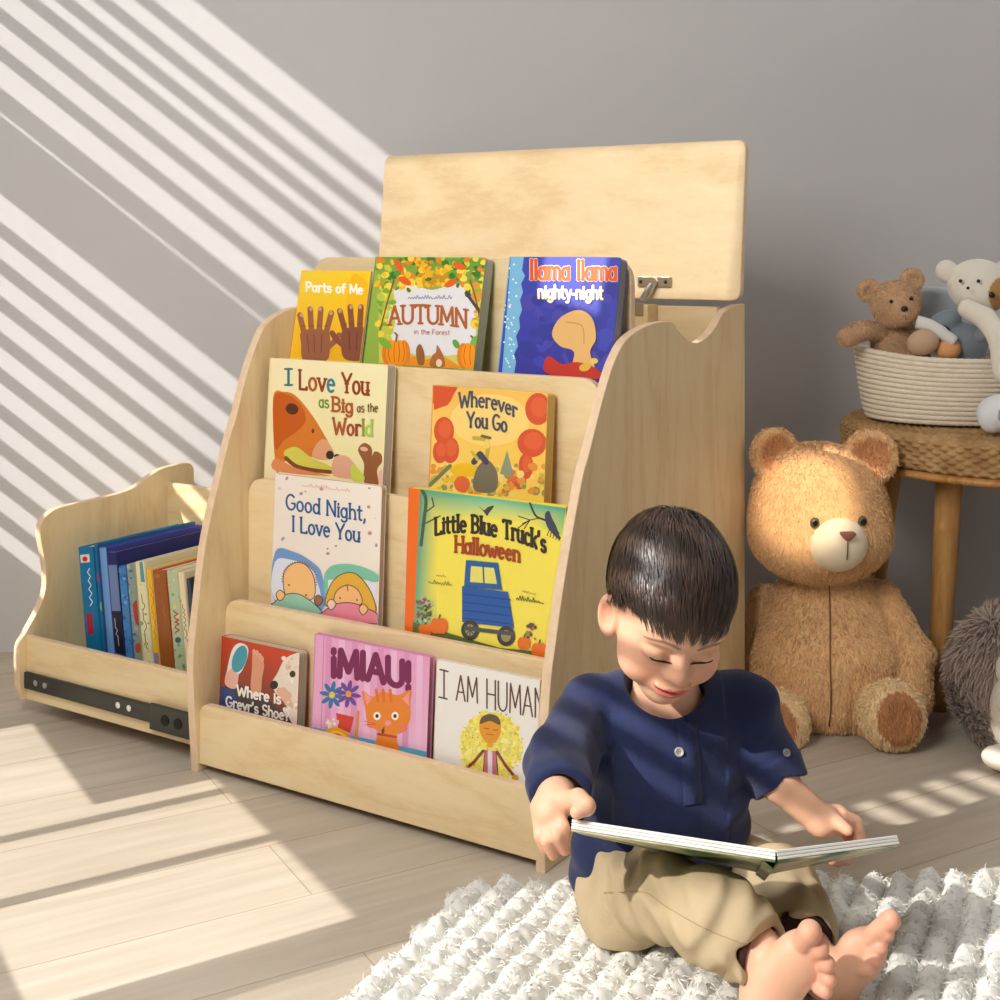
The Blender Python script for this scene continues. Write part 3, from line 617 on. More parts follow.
for i in range(26):
    t_ = math.radians(185-i*8); x, y = 299.5+15.5*math.cos(t_), 580-17*math.sin(t_); a.line([(x, y), (x+2.6*math.cos(t_), y-2.6*math.sin(t_))], .9, (150, 100, 60))
outl([(326, 606), (330, 586), (340, 575), (354, 573), (366, 584), (374, 600), (374, 612), (350, 600)], (222, 170, 50)); outl([(335, 604), (336, 592), (347, 585), (358, 590), (362, 603), (350, 606)], (238, 180, 116))
a.line([(347, 585), (348, 591)], .9, (90, 60, 40)); 
for x, y in ((289, 585), (306, 595), (340, 598), (357, 600)): a.el(x, y, .9, .9, (70, 50, 40))
outl([(275, 602), (284, 595), (298, 594), (312, 602), (322, 612), (322, 618), (275, 606)], (150, 196, 170)); outl([(323, 612), (336, 604), (352, 603), (366, 608), (377, 614), (376, 624), (323, 616)], (226, 130, 150))
for x, y, c in ((280, 595, (240, 186, 120)), (318, 600, (150, 100, 60)), (331, 604, (240, 200, 180)), (363, 609, (240, 184, 120))): outl([(x-4, y), (x, y-5), (x+5, y), (x, y+6)], c)
a.build('cover_picture', rt, None, *B_)
# --- hardback with orange spine
rt, a, B_ = book('large yellow and teal hardback with an orange spine and a blue vehicle', G2, (409, 486), (566, 508), .203, R2, .011, (232, 214, 70), (232, 104, 20), (234, 214, 90), r=.001, hard=True)
a.poly([(420, 489), (566, 508), (542, 657), (413, 634)], (240, 222, 84)); a.poly([(409, 486), (420, 488), (414, 634), (404, 632)], (236, 108, 24))
Y_ = (240, 222, 84); TE = (96, 184, 150)
a.poly([(420, 489), (490, 498), (470, 520), (440, 522)], 0, [(60, 150, 130), TE, Y_, Y_]); a.poly([(490, 498), (566, 508), (562, 536), (530, 524), (470, 520)], 0, [TE, (70, 160, 140), (180, 208, 100), Y_, Y_])
a.poly([(420, 489), (440, 522), (436, 580), (438, 630), (414, 630)], 0, [(60, 150, 130), Y_, Y_, (200, 210, 96), (96, 170, 130)])
a.poly([(413, 622), (452, 634), (500, 648), (546, 652), (544, 662), (412, 642)], (96, 110, 60))
BK = (60, 58, 44)
a.line([(421, 545), (424, 520), (426, 500), (422, 490)], 3.4, (70, 92, 72), smooth=True); a.line([(426, 512), (434, 506), (432, 498)], 1.5, (70, 92, 72)); a.line([(422, 525), (436, 518), (440, 516)], 1.6, (70, 92, 72))
a.line([(530, 503), (536, 516), (548, 522), (560, 538)], 2, BK, smooth=True)
for e in ((518, 516), (522, 524), (524, 529), (518, 528)): a.line([(540, 518), (530, 520), e], 1, BK)
a.blob([(545, 514), (549, 511), (552, 518), (557, 528), (560, 540), (551, 532), (546, 524)], (66, 66, 92)); 
for i in range(5): a.line([(550+i*2.2, 528+i), (547+i*3, 536+i*1.3)], .9, BK)
a.blob([(479, 506), (484, 510), (488, 507), (494, 506), (489, 513), (487, 516), (484, 512)], (70, 66, 60))
a.text('Little Blue', (435, 535), (497, 537), 17, 3.0, (52, 42, 34), serif=.09, bow=4); a.text("Truck's", (503, 538), (546, 553), 18, 3.0, (52, 42, 34), serif=.09, bow=2)
a.text('Halloween', (455, 552), (520, 562), 16, 2.9, (160, 62, 26), serif=.08, bow=1)
a.scrawl((428, 583), (452, 586), 4, .7, (150, 136, 60)); a.scrawl((436, 576), (446, 577), 2, .5, (150, 136, 60)); a.scrawl((522, 592), (536, 595), 2, .5, (150, 136, 60)); a.scrawl((516, 600), (544, 604), 5, .8, (110, 100, 60))
# plain blue cart in place of the printed vehicle
a.poly([(462, 586), (508, 592), (514, 628), (462, 622)], (28, 84, 160)); a.poly([(466, 560), (498, 563), (502, 590), (464, 586)], (30, 92, 150)); a.poly([(471, 566), (494, 568), (497, 584), (470, 582)], (226, 214, 110)); a.line([(483, 566), (484, 583)], 1.6, (30, 80, 120))
for i in range(4): a.line([(463, 594+i*8), (511, 600+i*8)], 1.2, (18, 62, 130))
for x, y in ((470, 630), (506, 636)): a.el(x, y, 9, 10, (56, 52, 48)); a.el(x, y, 5, 6, (150, 140, 90)); 
for k_ in range(4): a.line([(470-5*math.cos(k_*.8), 630-6*math.sin(k_*.8)), (470+5*math.cos(k_*.8), 630+6*math.sin(k_*.8))], .9, (56, 52, 48), keep=True)
a.poly([(464, 626), (514, 632), (514, 636), (464, 630)], (70, 78, 80))
for x, y, r_ in ((439, 626, 8), (425, 630, 6), (539, 650, 7), (524, 643, 6)):
    for d_ in (-.5, .5, 0): a.el(x+d_*r_, y, r_*.6, r_, (226, 110, 30))
    a.line([(x, y-r_), (x+1, y-r_-3)], 1.5, (90, 100, 50))
a.dots(417, 598, 432, 622, 40, 1, 3, [(96, 110, 90), (150, 90, 90), (70, 90, 70), (180, 190, 170)]); a.dots(527, 624, 536, 640, 16, 1.5, 3, [(110, 80, 60), (160, 120, 70), (90, 70, 80)])
a.build('cover_picture', rt, None, *B_)
# --- shoe
rt, a, B_ = book('thick red board book with white dog and raised feet, left end of bottom tier', G1, (222, 637), (300, 652), .034, R1, .02, (196, 60, 24), (170, 50, 20), (196, 190, 168))
a.poly([(222, 637), (302, 653), (298, 729), (219, 711)], 0, [(190, 60, 24), (206, 66, 26), (70, 50, 40), (90, 60, 40)])
a.blob([(224, 690), (232, 684), (262, 694), (280, 714), (276, 722), (222, 709)], (64, 52, 50)); a.poly([(220, 686), (234, 690), (240, 708), (230, 712), (219, 709)], (40, 66, 120))
a.blob([(225, 684), (228, 668), (236, 660), (239, 668), (236, 688)], (226, 176, 156)); a.blob([(227, 672), (232, 650), (240, 643), (248, 648), (246, 662), (239, 674), (232, 668)], (226, 222, 220)); a.el(239.5, 659, 7, 14, (66, 150, 166), 18)
a.blob([(251, 690), (252, 668), (253, 652), (259, 653), (264, 664), (262, 678), (260, 694)], (216, 150, 116)); 
for x, y in ((254, 652), (257, 653), (260, 656), (262, 659)): a.el(x, y, 1.8, 3, (224, 160, 128))
a.blob([(272, 684), (278, 672), (284, 660), (294, 654), (302, 656), (302, 690), (298, 726), (288, 716), (286, 700), (278, 696)], (230, 214, 196)); a.dots(282, 658, 302, 720, 60, 1, 3.5, [(240, 230, 216), (222, 200, 178), (232, 216, 200), (214, 180, 150)], lambda x, y: x > 284 or y < 690)
a.el(274, 685, 4, 4.4, (40, 30, 28), 20); a.el(292.5, 674, 3, 3.4, (60, 44, 36)); a.blob([(276, 690), (284, 688), (292, 696), (284, 702)], (226, 176, 146))
a.text('Where is', (237, 695), (281, 704), 10, 2.0, (244, 236, 224)); a.text("Grevr's Shoe?", (226, 706), (289, 721), 10, 1.8, (240, 230, 220))
a.build('cover_picture', rt, None, *B_)
# --- orange cat
rt, a, B_ = book('pink hardback with purple capitals and an orange cat, middle of bottom tier', G1, (315, 634), (430, 657), .034, R1, .013, (222, 150, 190), (206, 136, 176), (222, 150, 180), r=.003, hard=True)
a.poly([(316, 635), (430, 658), (428, 760), (312, 733)], 0, [(228, 164, 200), (226, 156, 194), (232, 184, 210), (230, 170, 204)])
for i in range(8): x = 326+i*13; a.poly([(x, 637+i*2.6), (x+6, 638+i*2.6), (x+4, 748+i*2.6-6), (x-2, 746+i*2.6-6)], (236, 184, 214) if i % 2 else (218, 146, 188))
a.poly([(313, 727), (350, 735), (428, 752), (428, 762), (312, 736)], (90, 170, 200)); a.line([(324, 636), (321, 734)], .8, (196, 120, 160))
PU = (118, 22, 78)
a.text('¡MIAU!', (331, 676), (411, 690), 26, 6.2, PU, bow=3)
for cx, cy, c in ((332, 695, (50, 110, 170)), (348.5, 694, (106, 66, 150))):
    for k_ in range(8): an = k_*45+10; a.el(cx+7*math.cos(math.radians(an)), cy+8.4*math.sin(math.radians(an)), 5.6, 2.2, c, an)
    a.el(cx, cy, 3, 3.4, (226, 196, 70) if cx < 340 else (232, 150, 50))
a.poly([(336, 713), (354, 717), (350, 733), (338, 728)], (206, 56, 40)); a.line([(358, 712), (356, 738)], 3, (214, 140, 60))
a.dots(324, 720, 338, 728, 14, 1.5, 3, [(236, 226, 210), (226, 180, 180)])
for r_, c in ((14.5, (236, 170, 40)), (11, (246, 206, 60)), (8, (222, 90, 40)), (5, (196, 50, 40))): a.poly([(338+r_*math.cos(t_), 741+r_*.25*math.cos(t_)-r_*.92*math.sin(t_)) for t_ in np.linspace(0, math.pi, 14)], c)
OR = (230, 130, 36)
a.blob([(362, 691), (372, 697), (382, 692), (398, 695), (411, 690), (410, 704), (410, 720), (402, 732), (396, 736), (398, 752), (376, 748), (378, 732), (368, 724), (365, 708)], OR)
for x0, x1 in ((376, 378), (383, 384), (390, 391)): a.line([(x0, 690), (x1, 701)], 3, (222, 110, 24))
a.poly([(364, 693), (372, 698), (367, 705)], (240, 150, 140)); a.poly([(409, 692), (402, 699), (409, 706)], (240, 150, 140)); a.line([(378, 734), (396, 737)], 2.4, (190, 60, 40))
for x, y in ((377, 716), (395, 716)): a.el(x, y, 3.6, 4.2, (250, 240, 226)); a.el(x, y, 1.7, 2, (40, 24, 20))
a.el(388, 723, 3.2, 2.8, (240, 150, 150)); a.el(371, 724, 4, 4, (236, 120, 80)); a.el(403, 728, 4, 4, (236, 120, 80)); a.line([(384, 727), (383, 733), (379, 735)], 1.2, (120, 50, 30), smooth=True); a.el(383, 731, 1.6, 2.4, (110, 40, 30)); a.el(405, 756, 4, 1.8, (30, 30, 40))
for e in ((-10, -1), (-10, 3)): a.line([(366-e[0]*0-2, 722+e[1]), (376, 724)], .6, (180, 90, 30), keep=True)
a.build('cover_picture', rt, None, *B_)
# --- child figure in yellow disc
rt, a, B_ = book('white square picture book with a figure on a yellow disc, right end of bottom tier', G1, (437, 659), (540, 681), .034, R1, .008, (232, 226, 218), (222, 212, 200), (226, 220, 208), r=.001)
a.poly([(437, 660), (541, 682), (532, 787), (431, 766)], (236, 231, 224))
def disc(x, y): return ((x-491)/32)**2+((y-746)/36)**2 < 1
a.el(491, 746, 30, 34, (240, 222, 96), n=28); a.dots(457, 708, 526, 784, 520, .8, 3.2, [(240, 226, 90), (246, 232, 130), (226, 206, 60), (220, 214, 110), (244, 236, 160)], disc); a.dots(460, 712, 522, 780, 60, .5, 1, [(150, 170, 130), (170, 150, 110)], disc)
DB = (96, 66, 52)
a.text('I', (440, 697), (448, 699), 28, 1.6, DB); a.line([(440, 669.5), (448, 671.5)], 1.6, DB); a.line([(439, 697), (447, 699)], 1.6, DB)
a.text('AM', (456, 700), (478, 703), 25, 1.6, DB); a.text('HUMAN', (486, 708), (545, 719), 29, 1.6, DB)
a.line([(483, 751), (474, 762), (467, 768)], 3, (130, 60, 50)); a.line([(497, 752), (506, 766), (514, 776)], 3, (130, 60, 50)); a.el(467, 769, 3, 2.6, (190, 120, 40)); a.el(515, 778, 3.4, 3.4, (210, 150, 40))
a.poly([(485, 750), (496, 751), (497, 777), (483, 774)], (190, 110, 120)); a.line([(490, 752), (490, 775)], 4.5, (230, 210, 220)); a.line([(485, 750), (483, 774)], .9, DB); a.line([(496, 751), (498, 777)], .9, DB); a.poly([(485, 774), (494, 776), (494, 780), (486, 778)], (70, 100, 130))
a.el(490, 745, 3, 2.4, (220, 160, 60)); a.blob([(480, 722), (490, 719), (500, 724), (499, 737), (491, 744), (484, 740), (480, 732)], (226, 150, 30)); a.blob([(480, 724), (482, 717), (490, 714), (498, 717), (500, 725), (490, 721)], (96, 76, 52)); a.line([(484, 728), (489, 729)], .8, DB); a.line([(493, 730), (498, 730)], .8, DB); a.line([(486, 734), (494, 735)], .8, (170, 90, 30))
a.build('cover_picture', rt, None, *B_)
# ------------------------------------------------------------------ upright books in the drawer
def upright(label, xl, xr, yt, depth, spine, cover, art=None, top=(236, 228, 206), v=.09, rad=.0):
    p0 = S(0, v, 0); A = on_plane(xl, yt, p0, V3); B = on_plane(xr, yt, p0, V3); z1 = A[2]; z0 = .0412; le = .125
    u1 = np.dot(A-O3, U3); th = np.dot(B-O3, U3)-u1-.0022; u0 = u1+le*(z1-z0)
    up = -le*U3+Z3; up = up/np.linalg.norm(up); rt_ = U3+le*Z3; rt_ = rt_/np.linalg.norm(rt_); h = np.linalg.norm([(u1-u0), z1-z0])-le*th; org = S(u0, v, z0+.0003)
    rt = thing('upright_book', label, 'book', org+U3*th/2, 'books standing in the side drawer'); M = frame(org, rt_, V3, up)
    mb = MB(); ct = min(.0022, th*.2)
    for x0, x1 in ((0, ct), (th-ct, th)): mb.bm(box_bm((x0, 0, 0), (x1, depth, h), M, .0004, 1), 0, L(cover))
    pl = [(0, .002)]+[(th/2-th/2*math.cos(math.pi*i/8), .002-.003*math.sin(math.pi*i/8)) for i in range(1, 8)]+[(th, .002)]
    mb.bm(prism_bm(pl, 0, h, lambda a, b, t: M @ Vector((a, b, t))), 0, L(spine)); mb.build('cover', PRINT, rt, True)
    mb = MB(); n = max(2, int((th-2*ct)/.0016)); st = (th-2*ct)/n
    for i in range(n): mb.bm(box_bm((ct+i*st+.0001, .002, .002), (ct+(i+1)*st-.0002, depth-.003, h-.003-.0004*(i % 2)), M), 0, L(tuple(x-12*(i % 2) for x in top)))
    mb.build('pages', PRINT, rt, True)
    if art:
        a = Art(S(0, v-.0014, 0), V3); a.poly([(xl-6, 530), (xr+14, 530), (xr+20, 720), (xl-6, 720)], spine); art(a); a.build('spine_print', rt, None, M, th, h)
def vt(a, x, y0, y1, w, c, lean=.083, n=9):
    g = random.Random(int(x*10)); pts = []
    for i in range(n+1): y = y0+(y1-y0)*i/n; pts.append((x+(y-545)*lean+g.choice((-1, 1))*w, y))
    a.line(pts, max(.7, w*.6), c)
def speck(cols, x0, x1, n): return lambda a: a.dots(x0-1, 545, x1+9, 690, n, .6, 2.4, cols)
def art1(a):
    a.poly([(80, 555), (89, 554), (90, 562), (81, 563)], (230, 220, 210)); a.el(85, 559, 2.6, 2.6, (200, 40, 40)); vt(a, 86.5, 568, 606, 1.4, (226, 236, 240)); a.poly([(86, 614), (92, 613), (94, 634), (88, 635)], (176, 40, 70))
def art2(a): a.el(97, 578, 2, 4, (170, 50, 90)); a.el(102, 606, 2.4, 5, (110, 180, 120))
def art4(a): a.poly([(107, 550), (117, 550), (118, 565), (108, 565)], (36, 42, 96)); a.poly([(111, 611), (122, 611), (125, 656), (113, 652)], (30, 32, 50)); vt(a, 109.5, 618, 646, .9, (190, 196, 206))
def art6(a): speck([(110, 140, 150), (170, 180, 160), (90, 110, 120), (190, 190, 180)], 127, 140, 160)(a); a.blob([(133, 604), (140, 602), (143, 622), (136, 624)], (176, 60, 60)); a.el(138, 648, 3, 5, (190, 80, 50))
def art7(a): a.poly([(139, 559), (142, 559), (145, 582), (141, 582)], (90, 150, 160)); vt(a, 138.5, 594, 652, 1, (90, 80, 70), n=22); speck([(130, 180, 90), (236, 214, 80)], 141, 148, 40)(a)
def art8(a): vt(a, 147.5, 584, 640, .9, (196, 130, 20), n=20); a.poly([(152, 652), (160, 654), (160, 664), (153, 663)], (150, 130, 170))
def art9(a): vt(a, 158, 600, 622, 1, (176, 110, 60), n=10); a.el(157, 576, 3, 2, (176, 110, 60))
def art10(a): speck([(120, 170, 90), (220, 220, 190), (236, 214, 120), (150, 190, 170)], 167, 182, 150)(a); vt(a, 170.5, 610, 634, 2, (190, 50, 40), n=12); a.el(178, 640, 3, 3, (60, 90, 120))
def art11(a): vt(a, 178.5, 604, 642, 1, (120, 100, 80), n=18); a.el(182, 654, 3, 4, (214, 100, 40)); a.el(180, 601, 1.5, 2, (60, 40, 30))
UB = [('thick teal book with white script on its spine, leftmost in the drawer', 78.5, 94.4, 544.3, .245, (4, 116, 164), (6, 110, 158), art1),
('slim deep-teal book with a green leaf, second from left in drawer', 94.6, 98.2, 544, .243, (24, 104, 156), (28, 96, 150), art2),
('plain light-blue book with violet-blue cover in the drawer', 98.4, 107.2, 546.5, .248, (108, 156, 208), (62, 70, 160), None),
('grey-blue book with navy block and dark label on spine, in drawer', 107.4, 117.2, 550.5, .25, (112, 132, 176), (44, 48, 110), art4),
('bright-blue speckled shorter book in the drawer', 118.9, 126.8, 565, .24, (70, 134, 196), (60, 120, 186), speck([(60, 110, 170), (110, 170, 220), (50, 90, 150)], 117, 127, 90)),
('mottled grey-green book with red spots on its spine, in drawer', 127, 135.4, 563, .26, (140, 156, 150), (200, 200, 150), art6),
('cream book with small dark lettering between grey-green and yellow books', 135.6, 145.8, 560, .26, (232, 224, 176), (226, 218, 180), art7),
('narrow bright-yellow book in the drawer', 146.9, 152.6, 568, .25, (246, 190, 26), (240, 200, 120), art8),
('plain brown book beside the yellow one in the drawer', 152.9, 166.8, 568, .25, (156, 90, 38), (190, 90, 50), art9),
('pale-green flowered book with red letters in the drawer', 167.1, 178.4, 568.5, .24, (186, 200, 160), (232, 222, 180), art10),
('thin cream book with orange dot on spine, near bookcase side', 178.7, 185.2, 571, .24, (236, 218, 176), (232, 216, 184), art11),
('short navy book at drawer\'s right end, against the bookcase', 186.3, 191.2, 578, .22, (52, 56, 74), (48, 52, 70), None)]
for e in UB: upright(*e[:4], e[4], e[5], e[6], e[7])
# ------------------------------------------------------------------ round woven stool
SX, SY, SR = .997, 2.578, .324
st = thing('woven_stool', 'round wicker-topped wooden stool standing behind the big teddy bear', 'stool', (SX, SY, 0))
def weave():
    nt = NT('woven_seagrass'); tc = nt.n('ShaderNodeTexCoord'); nz = nt.n('ShaderNodeTexNoise', Scale=30.0, Detail=5.0); nt.l(tc.outputs['Object'], nz.inputs['Vector'])
    nt.l(ramp(nt, nz.outputs['Fac'], [(.3, L((150, 112, 66))), (.55, L((180, 142, 92))), (.75, L((202, 166, 116)))]), nt.b.inputs['Base Color'])
    n2 = nt.n('ShaderNodeTexNoise', Scale=260.0, Detail=2.0); nt.l(tc.outputs['Object'], n2.inputs['Vector']); b = nt.n('ShaderNodeBump', Strength=.4, Distance=.001); nt.l(n2.outputs['Fac'], b.inputs['Height']); nt.l(b.outputs[0], nt.b.inputs['Normal'])
    nt.set(Roughness=.65); return nt.m
M_WEAVE = weave(); M_LEG = wood('honey_leg', (206, 158, 96), (190, 138, 78), (164, 112, 58), 0, (9, 9, 1.2), .4)
# side wall and top edge: alternating over-under strands
prof_s = [(SR-.012, .448), (SR, .455)]+[(SR+.002, .455+.05*i/60) for i in range(1, 61)]+[(SR-.002-.018*(1-math.cos(math.pi/2*i/8)), .505+.0095*math.sin(math.pi/2*i/8)) for i in range(1, 9)]+[(SR-.022-(SR-.022)*i/70, .5145) for i in range(1, 70)]
NA = 740; ang = np.arange(NA)*2*math.pi/NA; v = []; f = []
cum = [0.0]
for (r0, z0), (r1, z1) in zip(prof_s[:-1], prof_s[1:]): cum.append(cum[-1]+math.hypot(r1-r0, z1-z0))
for (r, z), s_ in zip(prof_s, cum):
    row = s_/.0075; nst = 74
    dsp = .0046*np.sin(np.pi*(np.floor(row)) + ang*nst)*abs(math.sin(math.pi*(row % 1)))+.0018*abs(math.sin(math.pi*(row % 1)))
    if r < .02: dsp = dsp*0
    side = 1 if z < .5 else 0
    nx = min(1, max(0, (.5145-z)/.0095)) if z > .505 else 1
    rr = r+dsp*nx; zz = z+dsp*(1-nx)
    v.append(np.stack([SX+rr*np.cos(ang), SY+rr*np.sin(ang), zz], 1))
m = len(prof_s); v = np.concatenate(v)
for i in range(m-1):
    for k in range(NA): f.append((i*NA+k, i*NA+(k+1) % NA, (i+1)*NA+(k+1) % NA, (i+1)*NA+k))
f.append(tuple(range((m-1)*NA, m*NA))); f.append(tuple(range(NA))[::-1])
mesh_obj('seat', v, f, M_WEAVE, st, True)
pr = [(SR-.04, .436), (SR-.004, .436), (SR+.002, .441), (SR+.002, .446), (SR-.004, .4505), (SR-.04, .4505), (SR-.04, .436)]
v, f = lathe(pr, 96, (SX, SY, 0)); mesh_obj('rim', v, f, M_LEG, st, True)
for px, py, Y, bx, by in ((950, 486, 2.46, -.024, .0), (892, 480, 2.66, -.05, .03), (1090, 486, 2.45, .06, -.03), (1030, 480, 2.78, .03, .03)):
    tp = at(px, py, Y); tp[2] = .442; bt = np.array([tp[0]+bx, tp[1]+by, 0.0])
    v, f = tube([tp*(1-t)+bt*t for t in np.linspace(0, 1, 10)], [.025-.007*t for t in np.linspace(0, 1, 10)], 20); mesh_obj('leg', v, f, M_LEG, st, True)
# ------------------------------------------------------------------ coiled rope basket
BX, BY = .880, 2.58; STZ = .5215
bk = thing('rope_basket', 'cream coiled rope basket of soft toys on the woven stool', 'basket', (BX, BY, STZ))
M_ROPE = plain('cotton_rope', (240, 226, 204), .85, bump=.5, bscale=500, vary=.05, vscale=60)
mb = MB(); NC = 13; NS = 300
for c in range(NC+1):
    t = c/NC; rx = .168+.022*t**.7; ry = .132+.02*t**.7; z = STZ+.006+t*.114; rt_ = .0055
    pts = []; v = []; nn = 10
    for k in range(NS):
        a = 2*math.pi*k/NS; zz = z+t*.014*abs(math.cos(a))**3
        for j in range(nn):
            b = 2*math.pi*j/nn; rr = rt_*(1+.10*math.sin(a*95+b)); v.append((BX+(rx+rr*math.cos(b))*math.cos(a), BY+(ry+rr*math.cos(b))*math.sin(a), zz+rr*math.sin(b)*1.02))
    f = [(k*nn+j, ((k+1) % NS)*nn+j, ((k+1) % NS)*nn+(j+1) % nn, k*nn+(j+1) % nn) for k in range(NS) for j in range(nn)]
    mb.add(v, f, 0, None, True)
mb.build('wall', M_ROPE, bk)
v, f = lathe([(.0001, .002), (1, .002), (1, .008), (.0001, .008)], 64, (BX, BY, STZ), .168, .132); mesh_obj('bottom', v, f, M_ROPE, bk)
# ------------------------------------------------------------------ soft toys
FURM = attr_mat('plush_pile', .95, .25, 300, sheen=.35, spec=.1); EYE = plain('black_bead', (16, 13, 12), .2); STITCH = plain('dark_thread', (120, 76, 56), .8)
def plush(name, parent, f, lo, hi, h, colf, blades=0, length=.006, width=.0012, lean=.5, down=(0, 0, -1), jit=.5, mask=None, seed=1, tip=1.06, lift=0.0):
    V, F = mesh_sdf(f, lo, hi, h); c = colf(V)
    if not blades: return mesh_obj(name, V, F, FURM, parent, True, None, c)
    v, fl, root = fur(V, F, blades, length, width, lean, down, jit, mask(V) if mask else None, seed, lift)
    g = np.random.default_rng(seed+5); cc = np.repeat(c[root]*(1+.10*g.normal(size=(len(root), 1))), 5, 0); cc = np.clip(cc, 0, 1); cc[4::5] = np.clip(cc[4::5]*tip, 0, 1)
    return mesh_obj(name, np.concatenate([V, v]), F.tolist()+[[i+len(V) for i in q] for q in fl], FURM, parent, [True]*len(F)+[True]*len(fl), None, np.concatenate([c, cc]))
def flatcol(c): return lambda V: np.tile(L(c), (len(V), 1))
def bead(name, p, r, m, parent, R=None): v, f = uvsphere(p, r, 14, 10, R); return mesh_obj(name, v, f, m, parent, True)
def box3(pts, pad): P = np.array(pts); return P.min(0)-pad, P.max(0)+pad
# --- big teddy bear
Yb = 2.45; B0 = at(818, 660, Yb)
bear = thing('teddy_bear', 'large honey-brown plush teddy bear sitting on the floor against the stool', 'teddy bear', (B0[0], Yb, 0))
HB = at(818, 508, 2.42); body = at(829, 668, 2.425); chest = at(828, 600, 2.45); RH = rot('Z', math.radians(6)) @ rot('X', math.radians(4))
def hb(x, y, z): return HB+RH @ np.array([x, y, z])
armS = at(882, 597, 2.43); armE = at(912, 655, 2.38); armH = at(912, 700, 2.35); arL = at(766, 600, 2.50); arL2 = at(760, 660, 2.49)
ftR = at(894, 726, 2.26); ftR[2] = max(ftR[2], .058); ftL = at(776, 724, 2.29); hipR = at(868, 715, 2.42); hipL = at(785, 715, 2.42)
dF = np.array([.12, -1, .12]); dF /= np.linalg.norm(dF)
def Rz(fwd, upv=(0, 0, 1)):
    fwd = np.array(fwd, float)/np.linalg.norm(fwd); x = np.cross(fwd, upv); x /= np.linalg.norm(x); return np.stack([x, fwd, np.cross(x, fwd)], 1)
RF = Rz(dF); RF2 = Rz((-.35, -1, .1))
def fbear(P):
    d = ell(P, body, (.140, .118, .128)); d = smin(d, ell(P, chest, (.098, .078, .07)), .05); d = smin(d, ell(P, body+np.array([0, .02, -.05]), (.135, .12, .075)), .04)
    dh = ell(P, HB, (.124, .105, .118), RH); dh = smin(dh, ell(P, hb(0, -.02, -.05), (.123, .092, .075), RH), .04)
    d = smin(d, dh, .012)
    for p, q in ((hb(-.083, -.002, .100), -1), (hb(.082, -.034, .100), 1)):
        R = RH @ rot('Y', math.radians(32*q)) @ rot('Z', math.radians(-16*q)); e = ell(P, p, (.048, .022, .048), R); e = smax(e, -ell(P, p+R @ np.array([0, -.022, .002]), (.034, .018, .034), R), .012); d = smin(d, e, .012)
    a = chain(P, [armS, armE, armH], [.030, .036, .034], .01); d = smin(d, a, .006)
    a = chain(P, [arL, arL2], [.03, .036], .01); d = smin(d, a, .006)
    for hp, ft, R in ((hipR, ftR, RF), (hipL, ftL, RF2)):
        l = cap(P, hp, ft-R @ np.array([0, .02, 0]), .052, .05); l = smin(l, ell(P, ft, (.053, .032, .058), R), .02); l = smax(l, -ell(P, ft+R @ np.array([0, .044, 0]), (.037, .019, .043), R), .006); d = smin(d, l, .006)
    q = P-body; seam = np.abs(q[:, 0]-.012+.06*(q[:, 2]-.03)**2)*(1)+np.where((q[:, 1] < 0) & (q[:, 2] < .12) & (q[:, 2] > -.10), 0, 1)
    d = d+.0035*np.exp(-(seam/.004)**2)
    d = d+.0022*np.sin(q[:, 2]*85+8*q[:, 0])*np.exp(-((q[:, 2]-.055)/.05)**2)*(q[:, 0] > 0)
    return np.maximum(d, -P[:, 2]+.002)
BT = np.array(L((236, 192, 138))); BP = np.array(L((196, 138, 90))); BD = np.array(L((186, 134, 90))); BL = np.array(L((240, 208, 158)))
def cbear(V):
    c = np.tile(BT, (len(V), 1)); g = np.array([mnoise.noise(Vector(p*14)) for p in V]); c = c*(1+.10*g[:, None])
    for ft, R in ((ftR, RF), (ftL, RF2)):
        q = (V-ft) @ R; m = ((q[:, 0]/.038)**2+(q[:, 2]/.044)**2 < 1) & (q[:, 1] > 0); c[m] = BP
        m2 = ((q[:, 0]/.060)**2+(q[:, 2]/.066)**2+(q[:, 1]/.07)**2 < 1) & ~m; c[m2] = BL
    for p, s_ in ((hb(-.083, -.002, .100), -1), (hb(.082, -.034, .100), 1)):
        R = RH @ rot('Y', math.radians(32*s_)) @ rot('Z', math.radians(-16*s_)); q = (V-p) @ R; m = ((q[:, 0]/.036)**2+(q[:, 2]/.036)**2 < 1) & (q[:, 1] < .0) & (q[:, 1] > -.024) & (np.linalg.norm((V-HB) @ RH/np.array([.124, .105, .118]), axis=1) > 1.04); c[m] = BD*1.5
    return c
lo, hi = box3([HB-.2, HB+.2, ftL, ftR, armE, body-.17, body+.17], .09); lo[2] = -.004
plush('body', bear, fbear, lo, hi, .005, cbear, 90000, .0065, .0022, .7, (0, -.15, -1), .5, seed=3)
mz = hb(.0, -.099, -.036); bead('muzzle', mz, (.054, .042, .049), plain('cream_velour', (238, 220, 188), .9, bump=.2, bscale=600, sheen=.3), bear, RH)
NOSE = plain('brown_stitching', (150, 92, 78), .7)
def tri_nose(p, w, h, R, parent, m, dp=.006):
    pts = rounded([(-w, h*.5), (w, h*.5), (0, -h*.6)], w*.5); bm = prism_bm(pts, -dp, dp, lambda a, b, t: Vector((p+R @ np.array([a, t-.12*abs(a), b])).tolist()), .0012); mb = MB(); mb.bm(bm, 0, None, True); return mb.build('nose', m, parent)
tri_nose(hb(.004, -.138, -.013), .0165, .0165, RH, bear, NOSE)
v, f = tube([hb(.004, -.140, -.022), hb(.003, -.1425, -.038), hb(.003, -.1410, -.052)], .0011, 8); mesh_obj('mouth_seam', v, f, STITCH, bear, True)
EYG = plain('olive_glass_eye', (88, 86, 62), .15)
